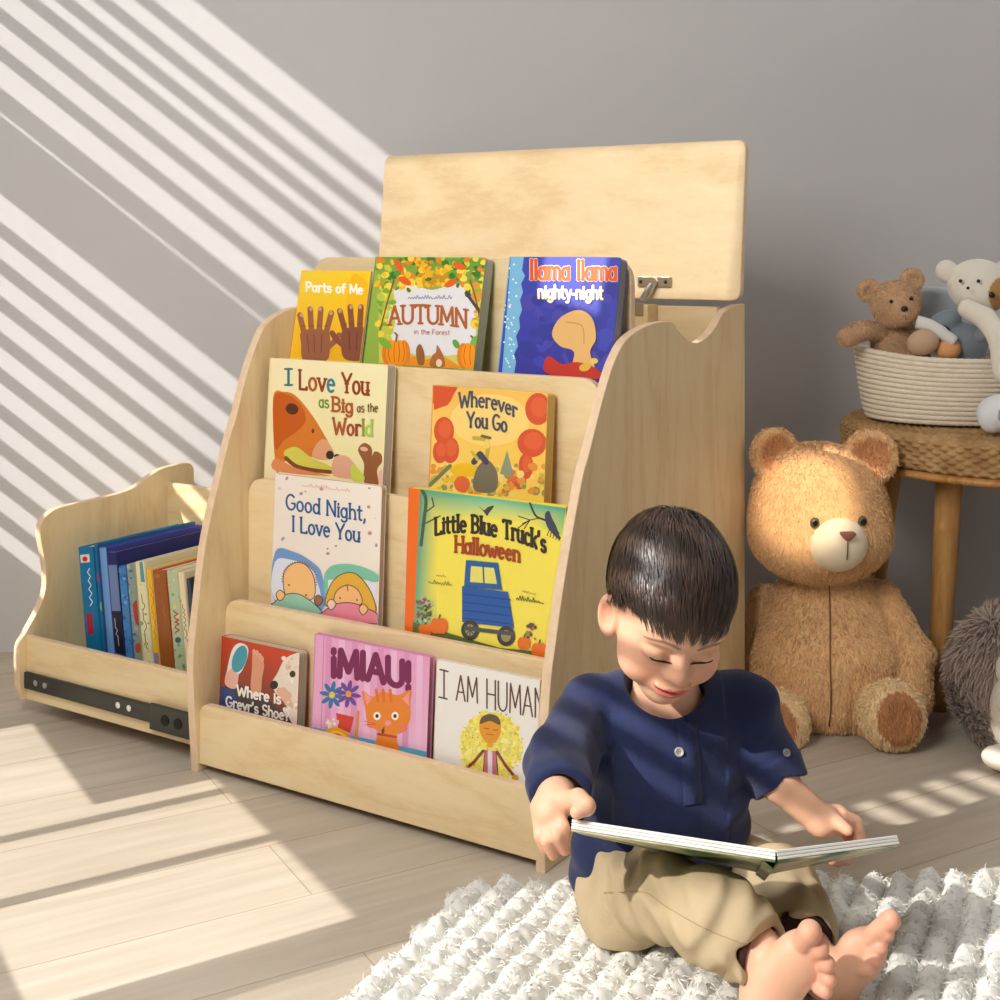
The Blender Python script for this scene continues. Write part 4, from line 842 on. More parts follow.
for x in (-.044, .042): e = bead('eye', hb(x, -.1085 if x < 0 else -.106, .004), (.0085, .006, .0095), EYG, bear, RH); bead('pupil', hb(x, -.1135 if x < 0 else -.111, .004), (.005, .002, .0055), EYE, e, RH)
sm_ = [drop(x, y, fbear, 2.1, .0035)[0] for x, y in spline([(829, 584), (830, 620), (830, 660), (831, 700), (829, 725)], 4)]
v, f = tube(sm_, .0011, 6); mesh_obj('belly_seam', v, f, STITCH, bear, True)
# --- small teddy in the basket
Ys = 2.55; px = Ys/FOC
tb = thing('teddy_bear', 'small tan teddy bear with arm over the rope basket\'s left rim', 'teddy bear', at(893, 358, Ys)*np.array([1, 1, 0])+np.array([0, 0, .53]))
hS = at(895.5, 304, 2.52); bS = at(894, 342, 2.56); Rs = rot('Z', math.radians(-4)) @ rot('Y', math.radians(-6))
def sb(x, y, z): return hS+Rs @ np.array([x, y, z])
def fsm(P):
    d = ell(P, hS, (.0455, .042, .0435), Rs); d = smin(d, ell(P, sb(.003, -.022, -.015), (.026, .026, .022), Rs), .015); d = smin(d, ell(P, bS, (.042, .038, .052)), .006); d = smin(d, ell(P, bS-np.array([-.004, 0, .035]), (.040, .038, .04)), .01)
    for p, q in ((sb(-.046, .006, .030), -1), (sb(.037, .006, .042), 1)): R = Rs @ rot('Y', math.radians(40*q)); e = ell(P, p, (.022, .012, .021), R); e = smax(e, -ell(P, p+np.array([0, -.012, 0]), (.014, .009, .013), R), .006); d = smin(d, e, .005)
    d = smin(d, chain(P, [at(878, 331, 2.54), at(862, 330, 2.525), at(848, 337, 2.52)], [.017, .017, .018], .004), .004)
    return d
SB = np.array(L((214, 176, 136)))
lo, hi = box3([hS, bS-np.array([0, 0, .06]), at(838, 345, 2.5), hS+.05], .06)
plush('body', tb, fsm, lo, hi, .003, lambda V: SB*(1+.1*np.array([mnoise.noise(Vector(p*40)) for p in V]))[:, None], 30000, .0045, .0012, .45, (0, -.2, -1), .9, seed=4)
bead('nose', sb(.005, -.047, -.008), (.0072, .005, .006), EYE, tb, Rs); [bead('eye', sb(x, -.0405, z), .0036, EYE, tb) for x, z in ((-.016, .008), (.021, .010))]
v, f = tube([sb(.005, -.0475, -.014), sb(.005, -.0475, -.026)], .0007, 6); mesh_obj('mouth_seam', v, f, STITCH, tb)
# --- pale blue cushion behind the toys
cu = thing('cushion', 'pale blue-grey cushion tucked between the two bears in the basket', 'cushion', at(937, 318, 2.6)); cC = at(943, 320, 2.635)
def fcu(P): q = np.abs((P-cC) @ rot('Y', .06)); b = q-np.array([.05, .022, .052]); return np.linalg.norm(np.maximum(b, 0), axis=1)+np.minimum(b.max(1), 0)-.012
plush('cover', cu, fcu, cC-.09, cC+.09, .003, flatcol((176, 184, 190)))
# --- white bear with tan eye patch
wb_ = thing('plush_bear', 'white plush bear with tan eye patch at the basket\'s right end', 'soft toy', at(985, 360, 2.53)); hW = at(978, 285, 2.5); tl = at(1020, 345, 2.58)
def fwb(P):
    d = ell(P, hW, (.056, .048, .049)); d = smin(d, ell(P, hW+np.array([.004, -.016, -.018]), (.046, .036, .03)), .02)
    for sx in (-1, 1): d = smin(d, ell(P, hW+np.array([sx*.055-.002, .005, .026]), (.021, .014, .021)), .004)
    d = smin(d, ell(P, tl, (.045, .045, .055)), .03)
    d = smin(d, chain(P, [at(968, 309, 2.445), at(985, 318, 2.43), at(999, 336, 2.40), at(1003, 358, 2.39), at(1004, 372, 2.385)], [.018, .019, .02, .019, .019], .006), .004)
    return d
def cwb(V):
    c = np.tile(L((232, 224, 208)), (len(V), 1)); q = V-(hW+np.array([.034, -.04, -.016])); m = ((q[:, 0]/.034)**2+(q[:, 2]/.032)**2 < 1) & (np.linalg.norm(V-hW, axis=1) < .062) & (V[:, 1] < hW[1]); c[m] = L((188, 136, 76)); return c
lo, hi = box3([hW-.09, hW+.09, tl+.06, at(1004, 395, 2.37), at(1004, 395, 2.39)], .03)
plush('body', wb_, fwb, lo, hi, .0025, cwb)
[bead('eye', p, .0035, EYE, wb_) for p in (at(960.5, 281, 2.458), at(978.5, 281, 2.445))]; bead('eye', at(992, 295, 2.437), (.006, .004, .006), EYE, wb_); bead('nose', at(968, 288, 2.44), .003, EYE, wb_)
# --- grey toy slumped on its side
gr = thing('plush_rabbit', 'slumped blue-grey soft toy with one tan and one orange foot, in basket', 'soft toy', at(960, 360, 2.5)); gC = at(962, 342, 2.5)
def fgr(P):
    d = ell(P, gC, (.048, .042, .036)); d = smin(d, ell(P, at(944, 322, 2.50), (.034, .028, .020), rot('Y', -.5)), .012); d = smin(d, ell(P, at(983, 334, 2.455), (.013, .012, .015)), .006); d = smin(d, ell(P, gC-np.array([-.005, -.01, .04]), (.04, .04, .035)), .02)
    d = smin(d, ell(P, at(921, 357, 2.49), (.018, .016, .014)), .004); return d
lo, hi = box3([gC-.1, gC+.07, at(900, 357, 2.47)], .03)
plush('body', gr, fgr, lo, hi, .0025, lambda V: np.where((V[:, :1] < at(920, 350, 2.47)[0]), L((176, 170, 160)), L((132, 142, 150))))
mb = MB(); v, f = tube(spline([at(917, 322, 2.475), at(930, 326, 2.465), at(945, 335, 2.455), at(955, 342, 2.45)], 4), [.0125]*4+[.0125]*4+[.011]*4+[.009], 14); mb.add(v, f, 0, None, True); mb.build('scarf', plain('white_fleece', (222, 220, 214), .9), gr)
bead('foot', at(923, 342, 2.462), (.031, .024, .024), plain('tan_fleece', (196, 164, 134), .9, bump=.2), gr, rot('Y', -.35)); bead('foot', at(948, 349, 2.465), (.0235, .022, .022), plain('orange_fleece', (222, 160, 104), .9, bump=.2), gr, rot('Y', -.4))
bead('label_patch', at(943, 329.5, 2.475), (.014, .006, .008), plain('charcoal_cloth', (46, 44, 46), .9), gr, rot('Y', .3))
# --- white and grey plush dog on the stool's edge
dg = thing('plush_dog', 'white and grey plush dog lying on the stool, right of basket', 'soft toy', at(1005, 435, 2.36)); dC = at(1006, 417, 2.355); dC[2] = STZ+.036
def fdg(P):
    d = ell(P, dC, (.05, .042, .034)); d = smin(d, ell(P, dC+np.array([-.03, -.012, -.008]), (.022, .02, .025)), .01); d = smin(d, ell(P, dC+np.array([.05, .02, .03]), (.04, .035, .035)), .01); return d
plush('body', dg, fdg, dC-.11, dC+.13, .0025, lambda V: np.where(((V[:, :1]-dC[0]+.012)**2+(V[:, 2:]-dC[2]+.0)**2 < .016**2) | (V[:, :1] > dC[0]+.01), L((150, 160, 172)), L((226, 226, 226))))
bead('eye', dC+np.array([-.008, -.040, -.004]), .0045, EYE, dg)
# --- hedgehog
hg = thing('plush_hedgehog', 'shaggy taupe plush hedgehog with cream belly at the right edge, on floor', 'soft toy', (.897, 2.3, 0)); hC = np.array([.898, 2.275, .123])
def fhg(P): return np.maximum(smin(ell(P, hC, (.128, .105, .116)), ell(P, hC-np.array([0, 0, .05]), (.11, .095, .07)), .03), -P[:, 2]+.003)
TA = np.array(L((190, 168, 154)))
def fdir(P):
    q = (P-hC)*16; return np.stack([np.sin(q[:, 2]*1.3+2*np.sin(q[:, 0])), np.cos(q[:, 0]*1.2+q[:, 1]), np.sin(q[:, 0]*1.7+1.3*q[:, 2])-.5], 1)
def mhg(V): q = V-(hC+np.array([-.042, -.105, -.02])); return 1.0*((q[:, 0]/.056)**2+(q[:, 2]/.10)**2+(q[:, 1]/.08)**2 > 1)
plush('coat', hg, fhg, hC-.16, hC+.16, .005, lambda V: np.tile(TA*.8, (len(V), 1)), 30000, .021, .0036, .66, fdir, .6, mhg, 6, 1.12)
CR = plain('cream_plush', (214, 204, 186), .9, bump=.3, bscale=300, sheen=.3)
bead('belly', hC+np.array([-.045, -.078, -.035]), (.05, .042, .075), CR, hg); bead('head', hC+np.array([-.040, -.082, .034]), (.046, .042, .040), CR, hg); bead('paw', hC+np.array([-.072, -.104, -.012]), (.022, .018, .02), CR, hg)
bead('foot', np.array([hC[0]-.082, hC[1]-.105, .021]), (.034, .034, .019), CR, hg, rot('Z', .5)); bead('foot', np.array([hC[0]+.09, hC[1]-.115, .021]), (.03, .03, .019), CR, hg)
# ------------------------------------------------------------------ shaggy rug
rug = thing('rug', 'chunky off-white braided wool rug under the sitting boy', 'rug', (.3, 1.55, 0))
def rug_h(x, y):
    i = (x+.04-(y-1.757)*.476)/.0365; bx = (1.757+.03*(x+.04)-y)/.9; j = bx/.030
    ri = np.floor(i); fi = i-ri; jj = j+.5*(ri % 2)+.15*np.sin(ri*3.1); fj = jj-np.floor(jj)
    rnd = np.abs(np.sin(ri*12.9898+np.floor(jj)*78.233)*43758.5453) % 1
    h = np.sqrt(np.clip(1-(2*fi-1)**2, 0, 1))*(.5+.5*np.sqrt(np.clip(1-((2*fj-1)*.95)**2, 0, 1)))*(.8+.35*rnd)
    edge = np.clip((i+.35+.3*np.sin(j*2.1))/.8, 0, 1)*np.clip((bx+.006+.004*np.sin(i*6.28))/.014, 0, 1)
    sit = np.exp(-(((x-.205)/.17)**4+((y-1.63)/.17)**4)); return .002+.028*h*edge*(1-.42*sit), edge
gx = np.arange(-.24, .80, .003); gy = np.arange(1.22, 1.79, .003); GX, GY = np.meshgrid(gx, gy, indexing='ij')
HZ, ED = rug_h(GX, GY)
HZ = HZ+np.array([[mnoise.noise(Vector((a*90, b*90, 0)))*.003+mnoise.noise(Vector((a*240, b*240, 3)))*.0018 for b in gy] for a in gx])*ED
V = np.stack([GX, GY, np.maximum(HZ, .002)], -1).reshape(-1, 3); n1, n2 = len(gx), len(gy)
idx = np.arange(n1*n2).reshape(n1, n2); F = np.stack([idx[:-1, :-1], idx[1:, :-1], idx[1:, 1:], idx[:-1, 1:]], -1).reshape(-1, 4)
keep = (ED.reshape(-1)[F] > .02).all(1); F = F[keep]
used = np.unique(F); mp_ = np.full(len(V), -1); mp_[used] = np.arange(len(used)); V = V[used]; F = mp_[F]
WOOL = np.array(L((231, 229, 222)))
cw = WOOL*(1+.05*np.array([mnoise.noise(Vector(p*70)) for p in V]))[:, None]
def rdir(P): return np.stack([np.sin(P[:, 0]*190+P[:, 1]*70), np.sin(P[:, 1]*160)-.2, -.4+0*P[:, 0]], 1)
v, fl, root = fur(V, F, 34000, .0075, .0018, .7, rdir, .8, None, 9)
cc = np.repeat(cw[root]*(1+.07*RNG.normal(size=(len(root), 1))), 5, 0)
mesh_obj('pile', np.concatenate([V, v]), F.tolist()+[[i+len(V) for i in q] for q in fl], attr_mat('wool', .95, sheen=.3, spec=.1), rug, True, None, np.clip(np.concatenate([cw, cc]), 0, .95))
# ------------------------------------------------------------------ open board book on the boy's lap
ob = thing('open_book', 'open white-paged board book held across the boy\'s lap', 'book', at(740, 850, 1.5))
def slab8(name, a, b, c, d, th, m, parent, dn=None):
    """quad a b c d (top face) thickened downwards"""
    q = [np.array(x) for x in (a, b, c, d)]; n = np.cross(q[1]-q[0], q[3]-q[0]); n /= np.linalg.norm(n); n = n if n[2] < 0 else -n
    bm = bmesh.new(); A = [bm.verts.new(x) for x in q]; B = [bm.verts.new(x+n*th) for x in q]; bm.faces.new(A); bm.faces.new(B[::-1])
    for i in range(4): bm.faces.new((A[i], B[i], B[(i+1) % 4], A[(i+1) % 4]))
    bmesh.ops.recalc_face_normals(bm, faces=bm.faces[:]); bmesh.ops.bevel(bm, geom=bm.edges[:], offset=.0006, segments=1, affect='EDGES')
    mb = MB(); mb.bm(bm); return mb.build(name, m, parent), n
SN, SF = at(776, 850, 1.42), at(767, 863, 1.545); LN, LF = at(572, 819, 1.45), at(585, 824, 1.575); RN, RF_ = at(897, 835, 1.54), at(887, 840, 1.66)
PW = plain('white_board_page', (240, 238, 230), .45); CVG = NT('green_printed_cover'); tc = CVG.n('ShaderNodeTexCoord'); nz = CVG.n('ShaderNodeTexNoise', Scale=16.0, Detail=5.0); CVG.l(tc.outputs['Object'], nz.inputs['Vector'])
CVG.l(ramp(CVG, nz.outputs['Fac'], [(.35, L((60, 96, 58))), (.48, L((150, 156, 110))), (.6, L((206, 198, 168)))]), CVG.b.inputs['Base Color']); CVG.set(Roughness=.35); CVG = CVG.m
for nm, (a_, b_, c_, d_) in (('left', (LN, SN, SF, LF)), ('right', (SN, RN, RF_, SF))):
    nn = None
    for k_ in range(3):
        off = np.zeros(3) if nn is None else nn*(.0034*k_)
        _, nn = slab8('page', a_+off, b_+off, c_+off, d_+off, .0031, PW, ob)
    off = nn*.0104; cvr, _ = slab8('cover', a_+off, b_+off, c_+off, d_+off, .0016, CVG, ob, None)
off = np.array([0, 0, -.012])
mb = MB(); a_, b_ = SN+np.array([-.014, -.001, -.0125]), SN+np.array([.003, 0, -.011]); m_ = SN+np.array([-.003, 0, -.021]); dv = SF-SN
mb.bm(prism_bm([(0, 0)], 0, 0, lambda a, b, t: Vector(SN.tolist())) if False else box_bm((0, 0, 0), (.001, .001, .001), Matrix.Translation(Vector((SN+np.array([-.004, .01, -.018])).tolist()))))
mb = MB(); ring = [a_, m_, b_, b_+np.array([-.001, 0, .0008]), m_+np.array([0, 0, .0014]), a_+np.array([.001, 0, .0012])]
mb.add(ring+[p+dv for p in ring], [[i, (i+1) % 6, 6+(i+1) % 6, 6+i] for i in range(6)]+[[5, 4, 1, 0], [4, 3, 2, 1], [6, 7, 10, 11], [7, 8, 9, 10]]); mb.build('spine', CVG, ob)
# ------------------------------------------------------------------ the boy
boy = thing('person', 'dark-haired young boy in navy shirt and khaki trousers sitting cross-legged, reading', 'person', at(660, 900, 1.68)*np.array([1, 1, 0])+np.array([0, 0, .028]))
HC = at(670, 599, 1.62); HR = rot('Y', math.radians(12)) @ rot('X', math.radians(31)) @ rot('Z', math.radians(12)); HS = 1.02
def hp(x, y, z): return HC+HR @ (np.array([x, y, z])*HS)
def hl(P): return (P-HC) @ HR/HS
NK = at(668, 712, 1.70)
# joints
shL, elL, wrL = at(592, 722, 1.695), at(561, 766, 1.595), at(556, 798, 1.50)
shR, elR, wrR = at(742, 722, 1.705), at(778, 782, 1.669), at(821, 821, 1.665)
hipA, kneA, ankA = at(625, 885, 1.68), at(668, 897, 1.53), at(758, 950, 1.445)
hipB, kneB, ankB = at(725, 872, 1.72), at(778, 888, 1.66), at(812, 955, 1.50)
def fhead(q):      # head coordinates, metres
    d = ell(q, (0, .008, .014), (.0655, .086, .078))
    d = smin(d, ell(q, (0, -.028, -.042), (.054, .052, .058)), .035)
    d = smin(d, ell(q, (0, -.058, -.086), (.021, .020, .017)), .025)
    for s in (-1, 1): d = smin(d, ell(q, (s*.033, -.047, -.047), (.027, .027, .028)), .014)
    d = smin(d, ell(q, (0, -.062, .022), (.046, .022, .022)), .03)
    for s in (-1, 1): d = smax(d, -ell(q, (s*.029, -.088, -.010), (.019, .013, .012)), .014)
    for s in (-1, 1): d = smin(d, ell(q, (s*.029, -.067, -.011), (.0155, .0135, .0115)), .004)
    n = cap(q, (0, -.078, -.004), (0, -.086, -.028), .0065, .0085); n = smin(n, sph(q, (0, -.0895, -.0325), .0088), .006)
    for s in (-1, 1): n = smin(n, ell(q, (s*.0100, -.083, -.0345), (.0068, .008, .0062)), .005)
    d = smin(d, n, .010)
    for s in (-1, 1): d = smax(d, -sph(q, (s*.0052, -.0875, -.0405), .0024), .003)
    d = smin(d, ell(q, (0, -.074, -.058), (.021, .012, .014)), .012)
    z0 = -.0615+11*q[:, 0]**2
    lipu = ell(np.stack([q[:, 0], q[:, 1], q[:, 2]-z0-.0042], 1), (0, -.083, 0), (.0225, .0062, .0036)); lipl = ell(np.stack([q[:, 0], q[:, 1], q[:, 2]-z0+.0055], 1), (0, -.0815, 0), (.0190, .0070, .0052))
    d = smin(d, smin(lipu, lipl, .001), .003)
    d = smax(d, -ell(np.stack([q[:, 0], q[:, 1], q[:, 2]-z0], 1), (0, -.090, 0), (.0225, .0085, .0018)), .0015)
    for s in (-1, 1):
        R = rot('Z', -s*math.radians(28)) @ rot('X', math.radians(-8)); p = np.array([s*.0705, -.006, -.026])
        e = ell(q, p, (.0075, .018, .030), R); e = smax(e, -ell(q, p+R @ np.array([s*.0065, -.002, .002]), (.0058, .011, .020), R), .003); d = smin(d, e, .005)
    return d
TOE1 = [((804, 941), (810, 932), .0125), ((814, 953), (820, 949), .0098), ((821, 965), (827, 964), .0090), ((823, 977), (829, 979), .0084), ((819, 988), (825, 991), .0078)]
TOE2 = [((870, 938), (891, 920), .0108), ((872, 944), (887, 934), .0082), ((866, 953), (881, 947), .0080), ((861, 962), (875, 959), .0076), ((856, 970), (869, 970), .0070)]
RA = rot('Y', math.radians(33)); RB = rot('Y', math.radians(38))
FNG_L = [[(557, 814, 1.482), (563, 826, 1.467), (566, 838, 1.468)], [(551, 817, 1.480), (557, 836, 1.462), (565, 850, 1.468)], [(545, 819, 1.482), (547, 841, 1.464), (553, 855, 1.468)], [(539, 818, 1.487), (539, 836, 1.472), (544, 848, 1.474)]]
FNG_R = [[(842, 815, 1.672), (856, 821, 1.680), (860, 836, 1.680), (853, 852, 1.655), (838, 857, 1.645)], [(845, 819, 1.680), (858, 827, 1.690), (861, 841, 1.686), (851, 856, 1.660), (832, 861, 1.650)], [(845, 823, 1.690), (856, 833, 1.698), (858, 847, 1.69), (846, 860, 1.668), (824, 859, 1.66)], [(842, 826, 1.696), (850, 839, 1.702), (850, 853, 1.694), (838, 862, 1.678)]]
def fbody(P):
    d = fhead(hl(P))*HS
    d = smin(d, cap(P, hp(0, .028, -.045), NK, .036, .040), .02)
    core = chain(P, [NK, at(668, 760, 1.70), at(668, 860, 1.705)], [.04, .062, .062], .03); d = smin(d, core, .03)
    for a, b, c, r in ((shL, elL, wrL, (.030, .027, .0205)), (shR, elR, wrR, (.028, .0225, .0185))):
        d = smin(d, cap(P, NK-np.array([0, 0, .02]), a, .030, .026), .02); d = smin(d, chain(P, [a, b, c], r, .01), .01)
    for a, b, c in ((hipA, kneA, ankA), (hipB, kneB, ankB)): d = smin(d, cap(P, at(668, 868, 1.705), a, .05, .042), .02); d = smin(d, chain(P, [a, b, c], (.042, .031, .024), .01), .01)
    # hand on the picture's left: back of the hand, four fingers hanging below the page, thumb on top
    h = cap(P, wrL, at(549, 815, 1.485), .0195, .0165); h = smin(h, cap(P, at(559, 803, 1.488), at(557, 814, 1.482), .0135, .0095), .008); h = smin(h, cap(P, at(541, 808, 1.492), at(541, 820, 1.487), .0125, .0085), .008)
    for i, f in enumerate(FNG_L): h = smin(h, chain(P, [at(*p) for p in f], [[.0082, .0074, .0062], [.0082, .0075, .0063], [.0078, .0072, .006], [.007, .0063, .0054]][i]), .0035)
    h = smin(h, chain(P, [at(562, 802, 1.488), at(578, 799, 1.466), at(586, 806, 1.452), at(577, 812, 1.446)], [.011, .0112, .0105, .0078], .002), .006)
    d = smin(d, h, .010)
    h = cap(P, wrR, at(837, 819, 1.682), .0175, .0175); h = smin(h, ell(P, at(842, 822, 1.688), (.016, .016, .015)), .008)
    for i, f in enumerate(FNG_R): h = smin(h, chain(P, [at(*p) for p in f], [.0078, .0074, .0068, .0064, .0058][:len(f)]), .003)
    h = smin(h, chain(P, [at(829, 819, 1.665), at(838, 823, 1.650), at(847, 830, 1.638)], [.0105, .0092, .007]), .006)
    d = smin(d, h, .010)
    # feet
    f1 = ell(P, at(783, 978, 1.415), (.0285, .019, .056), RA); f1 = smin(f1, ell(P, at(806, 958, 1.41), (.027, .017, .022), RA), .015); f1 = smin(f1, ell(P, at(764, 1008, 1.42), (.025, .024, .026)), .015)
    for a, b, r in TOE1: f1 = smin(f1, cap(P, at(*a, 1.400), at(*b, 1.388), r*.95, r), .0025)
    f1 = smin(f1, cap(P, ankA, at(764, 985, 1.435), .024, .024), .015); d = smin(d, f1, .008)
    f2 = ell(P, at(850, 968, 1.475), (.0235, .019, .052), RB); f2 = smin(f2, ell(P, at(862, 952, 1.47), (.025, .014, .022), RB), .015); f2 = smin(f2, ell(P, at(830, 1000, 1.485), (.022, .022, .024)), .015)
    for a, b, r in TOE2: f2 = smin(f2, cap(P, at(*a, 1.462), at(*b, 1.452), r*.95, r), .0016)
    f2 = smin(f2, cap(P, ankB, at(834, 985, 1.485), .024, .024), .015); d = smin(d, f2, .004)
    return np.maximum(d, .023-P[:, 2])
SKIN = np.array(L((222, 172, 142))); BLUSH = np.array(L((222, 148, 122))); LIP = np.array(L((206, 112, 100)))
def cskin(V):
    c = np.tile(SKIN, (len(V), 1)); q = hl(V)
    def blend(m, col): m = np.clip(m, 0, 1)[:, None]; c[:] = c*(1-m)+np.array(col)*m
    for s in (-1, 1): blend(.55*np.exp(-(((q[:, 0]-s*.036)/.02)**2+((q[:, 2]+.045)/.02)**2))*(q[:, 1] < -.03), BLUSH)
    blend(.35*np.exp(-((q-np.array([0, -.091, -.034]))**2).sum(1)/.012**2), BLUSH); z0 = -.0615+11*q[:, 0]**2; dz = q[:, 2]-z0
    blend(1.0*((q[:, 0]/.0225)**2+((dz+.0014)/.0080)**2 < 1)*(q[:, 1] < -.07), LIP); blend(.85*((np.abs(dz) < .0014) & (np.abs(q[:, 0]) < .020) & (q[:, 1] < -.06)), L((110, 40, 40)))
    for s in (-1, 1): blend(.6*np.exp(-((q-np.array([s*.074, -.004, -.03]))**2).sum(1)/.018**2), L((220, 130, 104)))
    for s in (-1, 1):
        bp = np.array([(s*x, z) for x, z in ((.012, .014), (.020, .0175), (.030, .0185), (.040, .015), (.047, .009))]); w_ = np.array([.0026, .0030, .0028, .0022, .0014])
        bd = np.full(len(q), 9.)
        for k_ in range(4):
            for t_ in (0, .25, .5, .75, 1): p_ = bp[k_]*(1-t_)+bp[k_+1]*t_; bd = np.minimum(bd, np.hypot(q[:, 0]-p_[0], q[:, 2]-p_[1])/(w_[k_]*(1-t_)+w_[k_+1]*t_))
        blend(.82*np.exp(-bd**4)*(q[:, 1] < -.04), L((104, 70, 52)))
    for a, b, r in TOE1: blend(.55*np.exp(-((V-at(*b, 1.388))**2).sum(1)/(r*1.25)**2), L((220, 140, 120)))
    for a, b, r in TOE2: blend(.5*np.exp(-((V-at(*b, 1.452))**2).sum(1)/(r*1.25)**2), L((222, 144, 124)))
    for f in FNG_L+FNG_R: blend(.4*np.exp(-((V-at(*f[-1]))**2).sum(1)/.011**2), L((220, 140, 118)))
    return c
M_SKIN = attr_mat('skin', .5, .08, 500, sss=.12, spec=.35)
V, F = mesh_sdf(fbody, (.0, 1.33, -.02), (.50, 1.80, .60), .002)
mesh_obj('body', V, F, M_SKIN, boy, True, None, cskin(V))
# eyebrows, lashes, nails
HAIRC = plain('dark_brown_hair', (44, 30, 23), .45)
BROWC = plain('brow_hair', (104, 70, 50), .7)
def strip(name, pts, rs, m, parent, n=8):
    pts = np.array([p for p in pts]); 
    for _ in range(12):
        dd = fbody(pts); e = 1e-4; g = np.stack([fbody(pts+np.eye(3)[k]*e)-dd for k in range(3)], 1)/e; pts = pts-(dd-.0005)[:, None]*g/np.maximum((g*g).sum(1), .3)[:, None]
    v, f = tube(pts, rs, n); return mesh_obj(name, v, f, m, parent, True)
for s in (-1, 1):
    strip('eyelashes', [hp(s*x, -.088, z) for x, z in ((.017, -.0145), (.022, -.0180), (.030, -.0195), (.038, -.0170), (.043, -.0135))], [.0006, .0011, .0013, .0011, .0006], HAIRC, boy)
# hair: a cap of combed strands
CRN = np.array([.005, .062, .070]); CC_ = np.array([0, .010, .016]); CR_ = np.array([.0660, .0865, .0785])
def hairline(q):
    y = q[:, 1]; return np.interp(y, [-.09, -.06, -.045, -.02, .012, .03, .06], [.026, .025, .021, .012, -.022, -.055, -.062])
def fcap(P):
    q = hl(P); d = ell(q, CC_, CR_+.005); d = smax(d, hairline(q)-q[:, 2], .004); return d*HS
Vc, Fc = mesh_sdf(fcap, HC-.14, HC+.14, .003)
g = np.random.default_rng(11); N_ = 26000
q0 = hl(Vc[g.choice(len(Vc), N_)])+g.normal(size=(N_, 3))*.002
q0 = q0[(q0[:, 2] > hairline(q0)+.001)]; N_ = len(q0)
def onto(q, off): u = (q-CC_)/(CR_+off[:, None]); return CC_+u/np.linalg.norm(u, axis=1)[:, None]*(CR_+off[:, None])
off0 = .002+.008*g.random(N_); q = onto(q0, off0*.3); path = [q]; ln = (.030+.018*g.random(N_))
side_cut = np.clip((q0[:, 2]+.03)/.05, .25, 1); ln = ln*side_cut*np.where(q0[:, 1] < -.052, 1.2, np.where((q0[:, 1] < .0) & (q0[:, 2] < .035), .45, 1.0))
for k_ in range(5):
    dr = q-CRN; dr = dr+np.array([0, -.05, 0])*np.clip(q[:, 2:]/.06, 0, 1)+g.normal(size=(N_, 3))*.010+np.stack([.012*np.sin(q0[:, 0]*260+q0[:, 1]*60), 0*ln, 0*ln], 1)
    dr[:, 2] -= .02; nn_ = (q-CC_)/CR_**2; nn_ /= np.linalg.norm(nn_, axis=1)[:, None]; dr = dr-nn_*(dr*nn_).sum(1)[:, None]; dr /= np.linalg.norm(dr, axis=1)[:, None]+1e-9
    q = onto(q+dr*(ln/5)[:, None], off0*(.5+.5*math.sin(math.pi*(k_+1)/6))+.001); path.append(q)
PT = np.stack(path, 1)
flat = PT.reshape(-1, 3); dd = fhead(flat); nn_ = flat-CC_; nn_ /= np.linalg.norm(nn_, axis=1)[:, None]; flat = flat+nn_*np.clip(.0012-dd, 0, .02)[:, None]; PT = flat.reshape(PT.shape)
tipz = PT[:, -1, 2]; ok = ~((PT[:, -1, 1] < -.03) & (tipz < .0175+.005*g.random(N_))) & ~((PT[:, -1, 1] >= -.03) & (PT[:, -1, 1] < 0) & (tipz < hairline(PT[:, -1])-.012)); PT = PT[ok]; q0 = q0[ok]; N_ = len(PT)
sd = np.cross(PT[:, -1]-PT[:, 0], PT[:, 0]-CC_); sd /= np.linalg.norm(sd, axis=1)[:, None]+1e-9
wd = np.array([.8, 1, 1, .9, .6, .1])*.0006
vv = np.concatenate([(PT+sd[:, None]*wd[None, :, None]), (PT-sd[:, None]*wd[None, :, None])], 1)      # 12 per strand
vv = HC+(vv.reshape(-1, 3)*HS) @ HR.T
b = np.arange(N_)[:, None]*12
fs = np.concatenate([b+np.array([[i, i+1, i+7, i+6]]) for i in range(5)], 0)
hc = np.array(L((56, 39, 29)))*(1+.35*g.normal(size=(N_, 1))).clip(.4, 1.9)
mesh_obj('hair', np.concatenate([Vc, vv]), Fc.tolist()+(fs+len(Vc)).tolist(), attr_mat('hair_strands', .42, spec=.7), boy, True, None, np.concatenate([np.tile(L((38, 26, 20)), (len(Vc), 1)), np.repeat(hc, 12, 0)]))
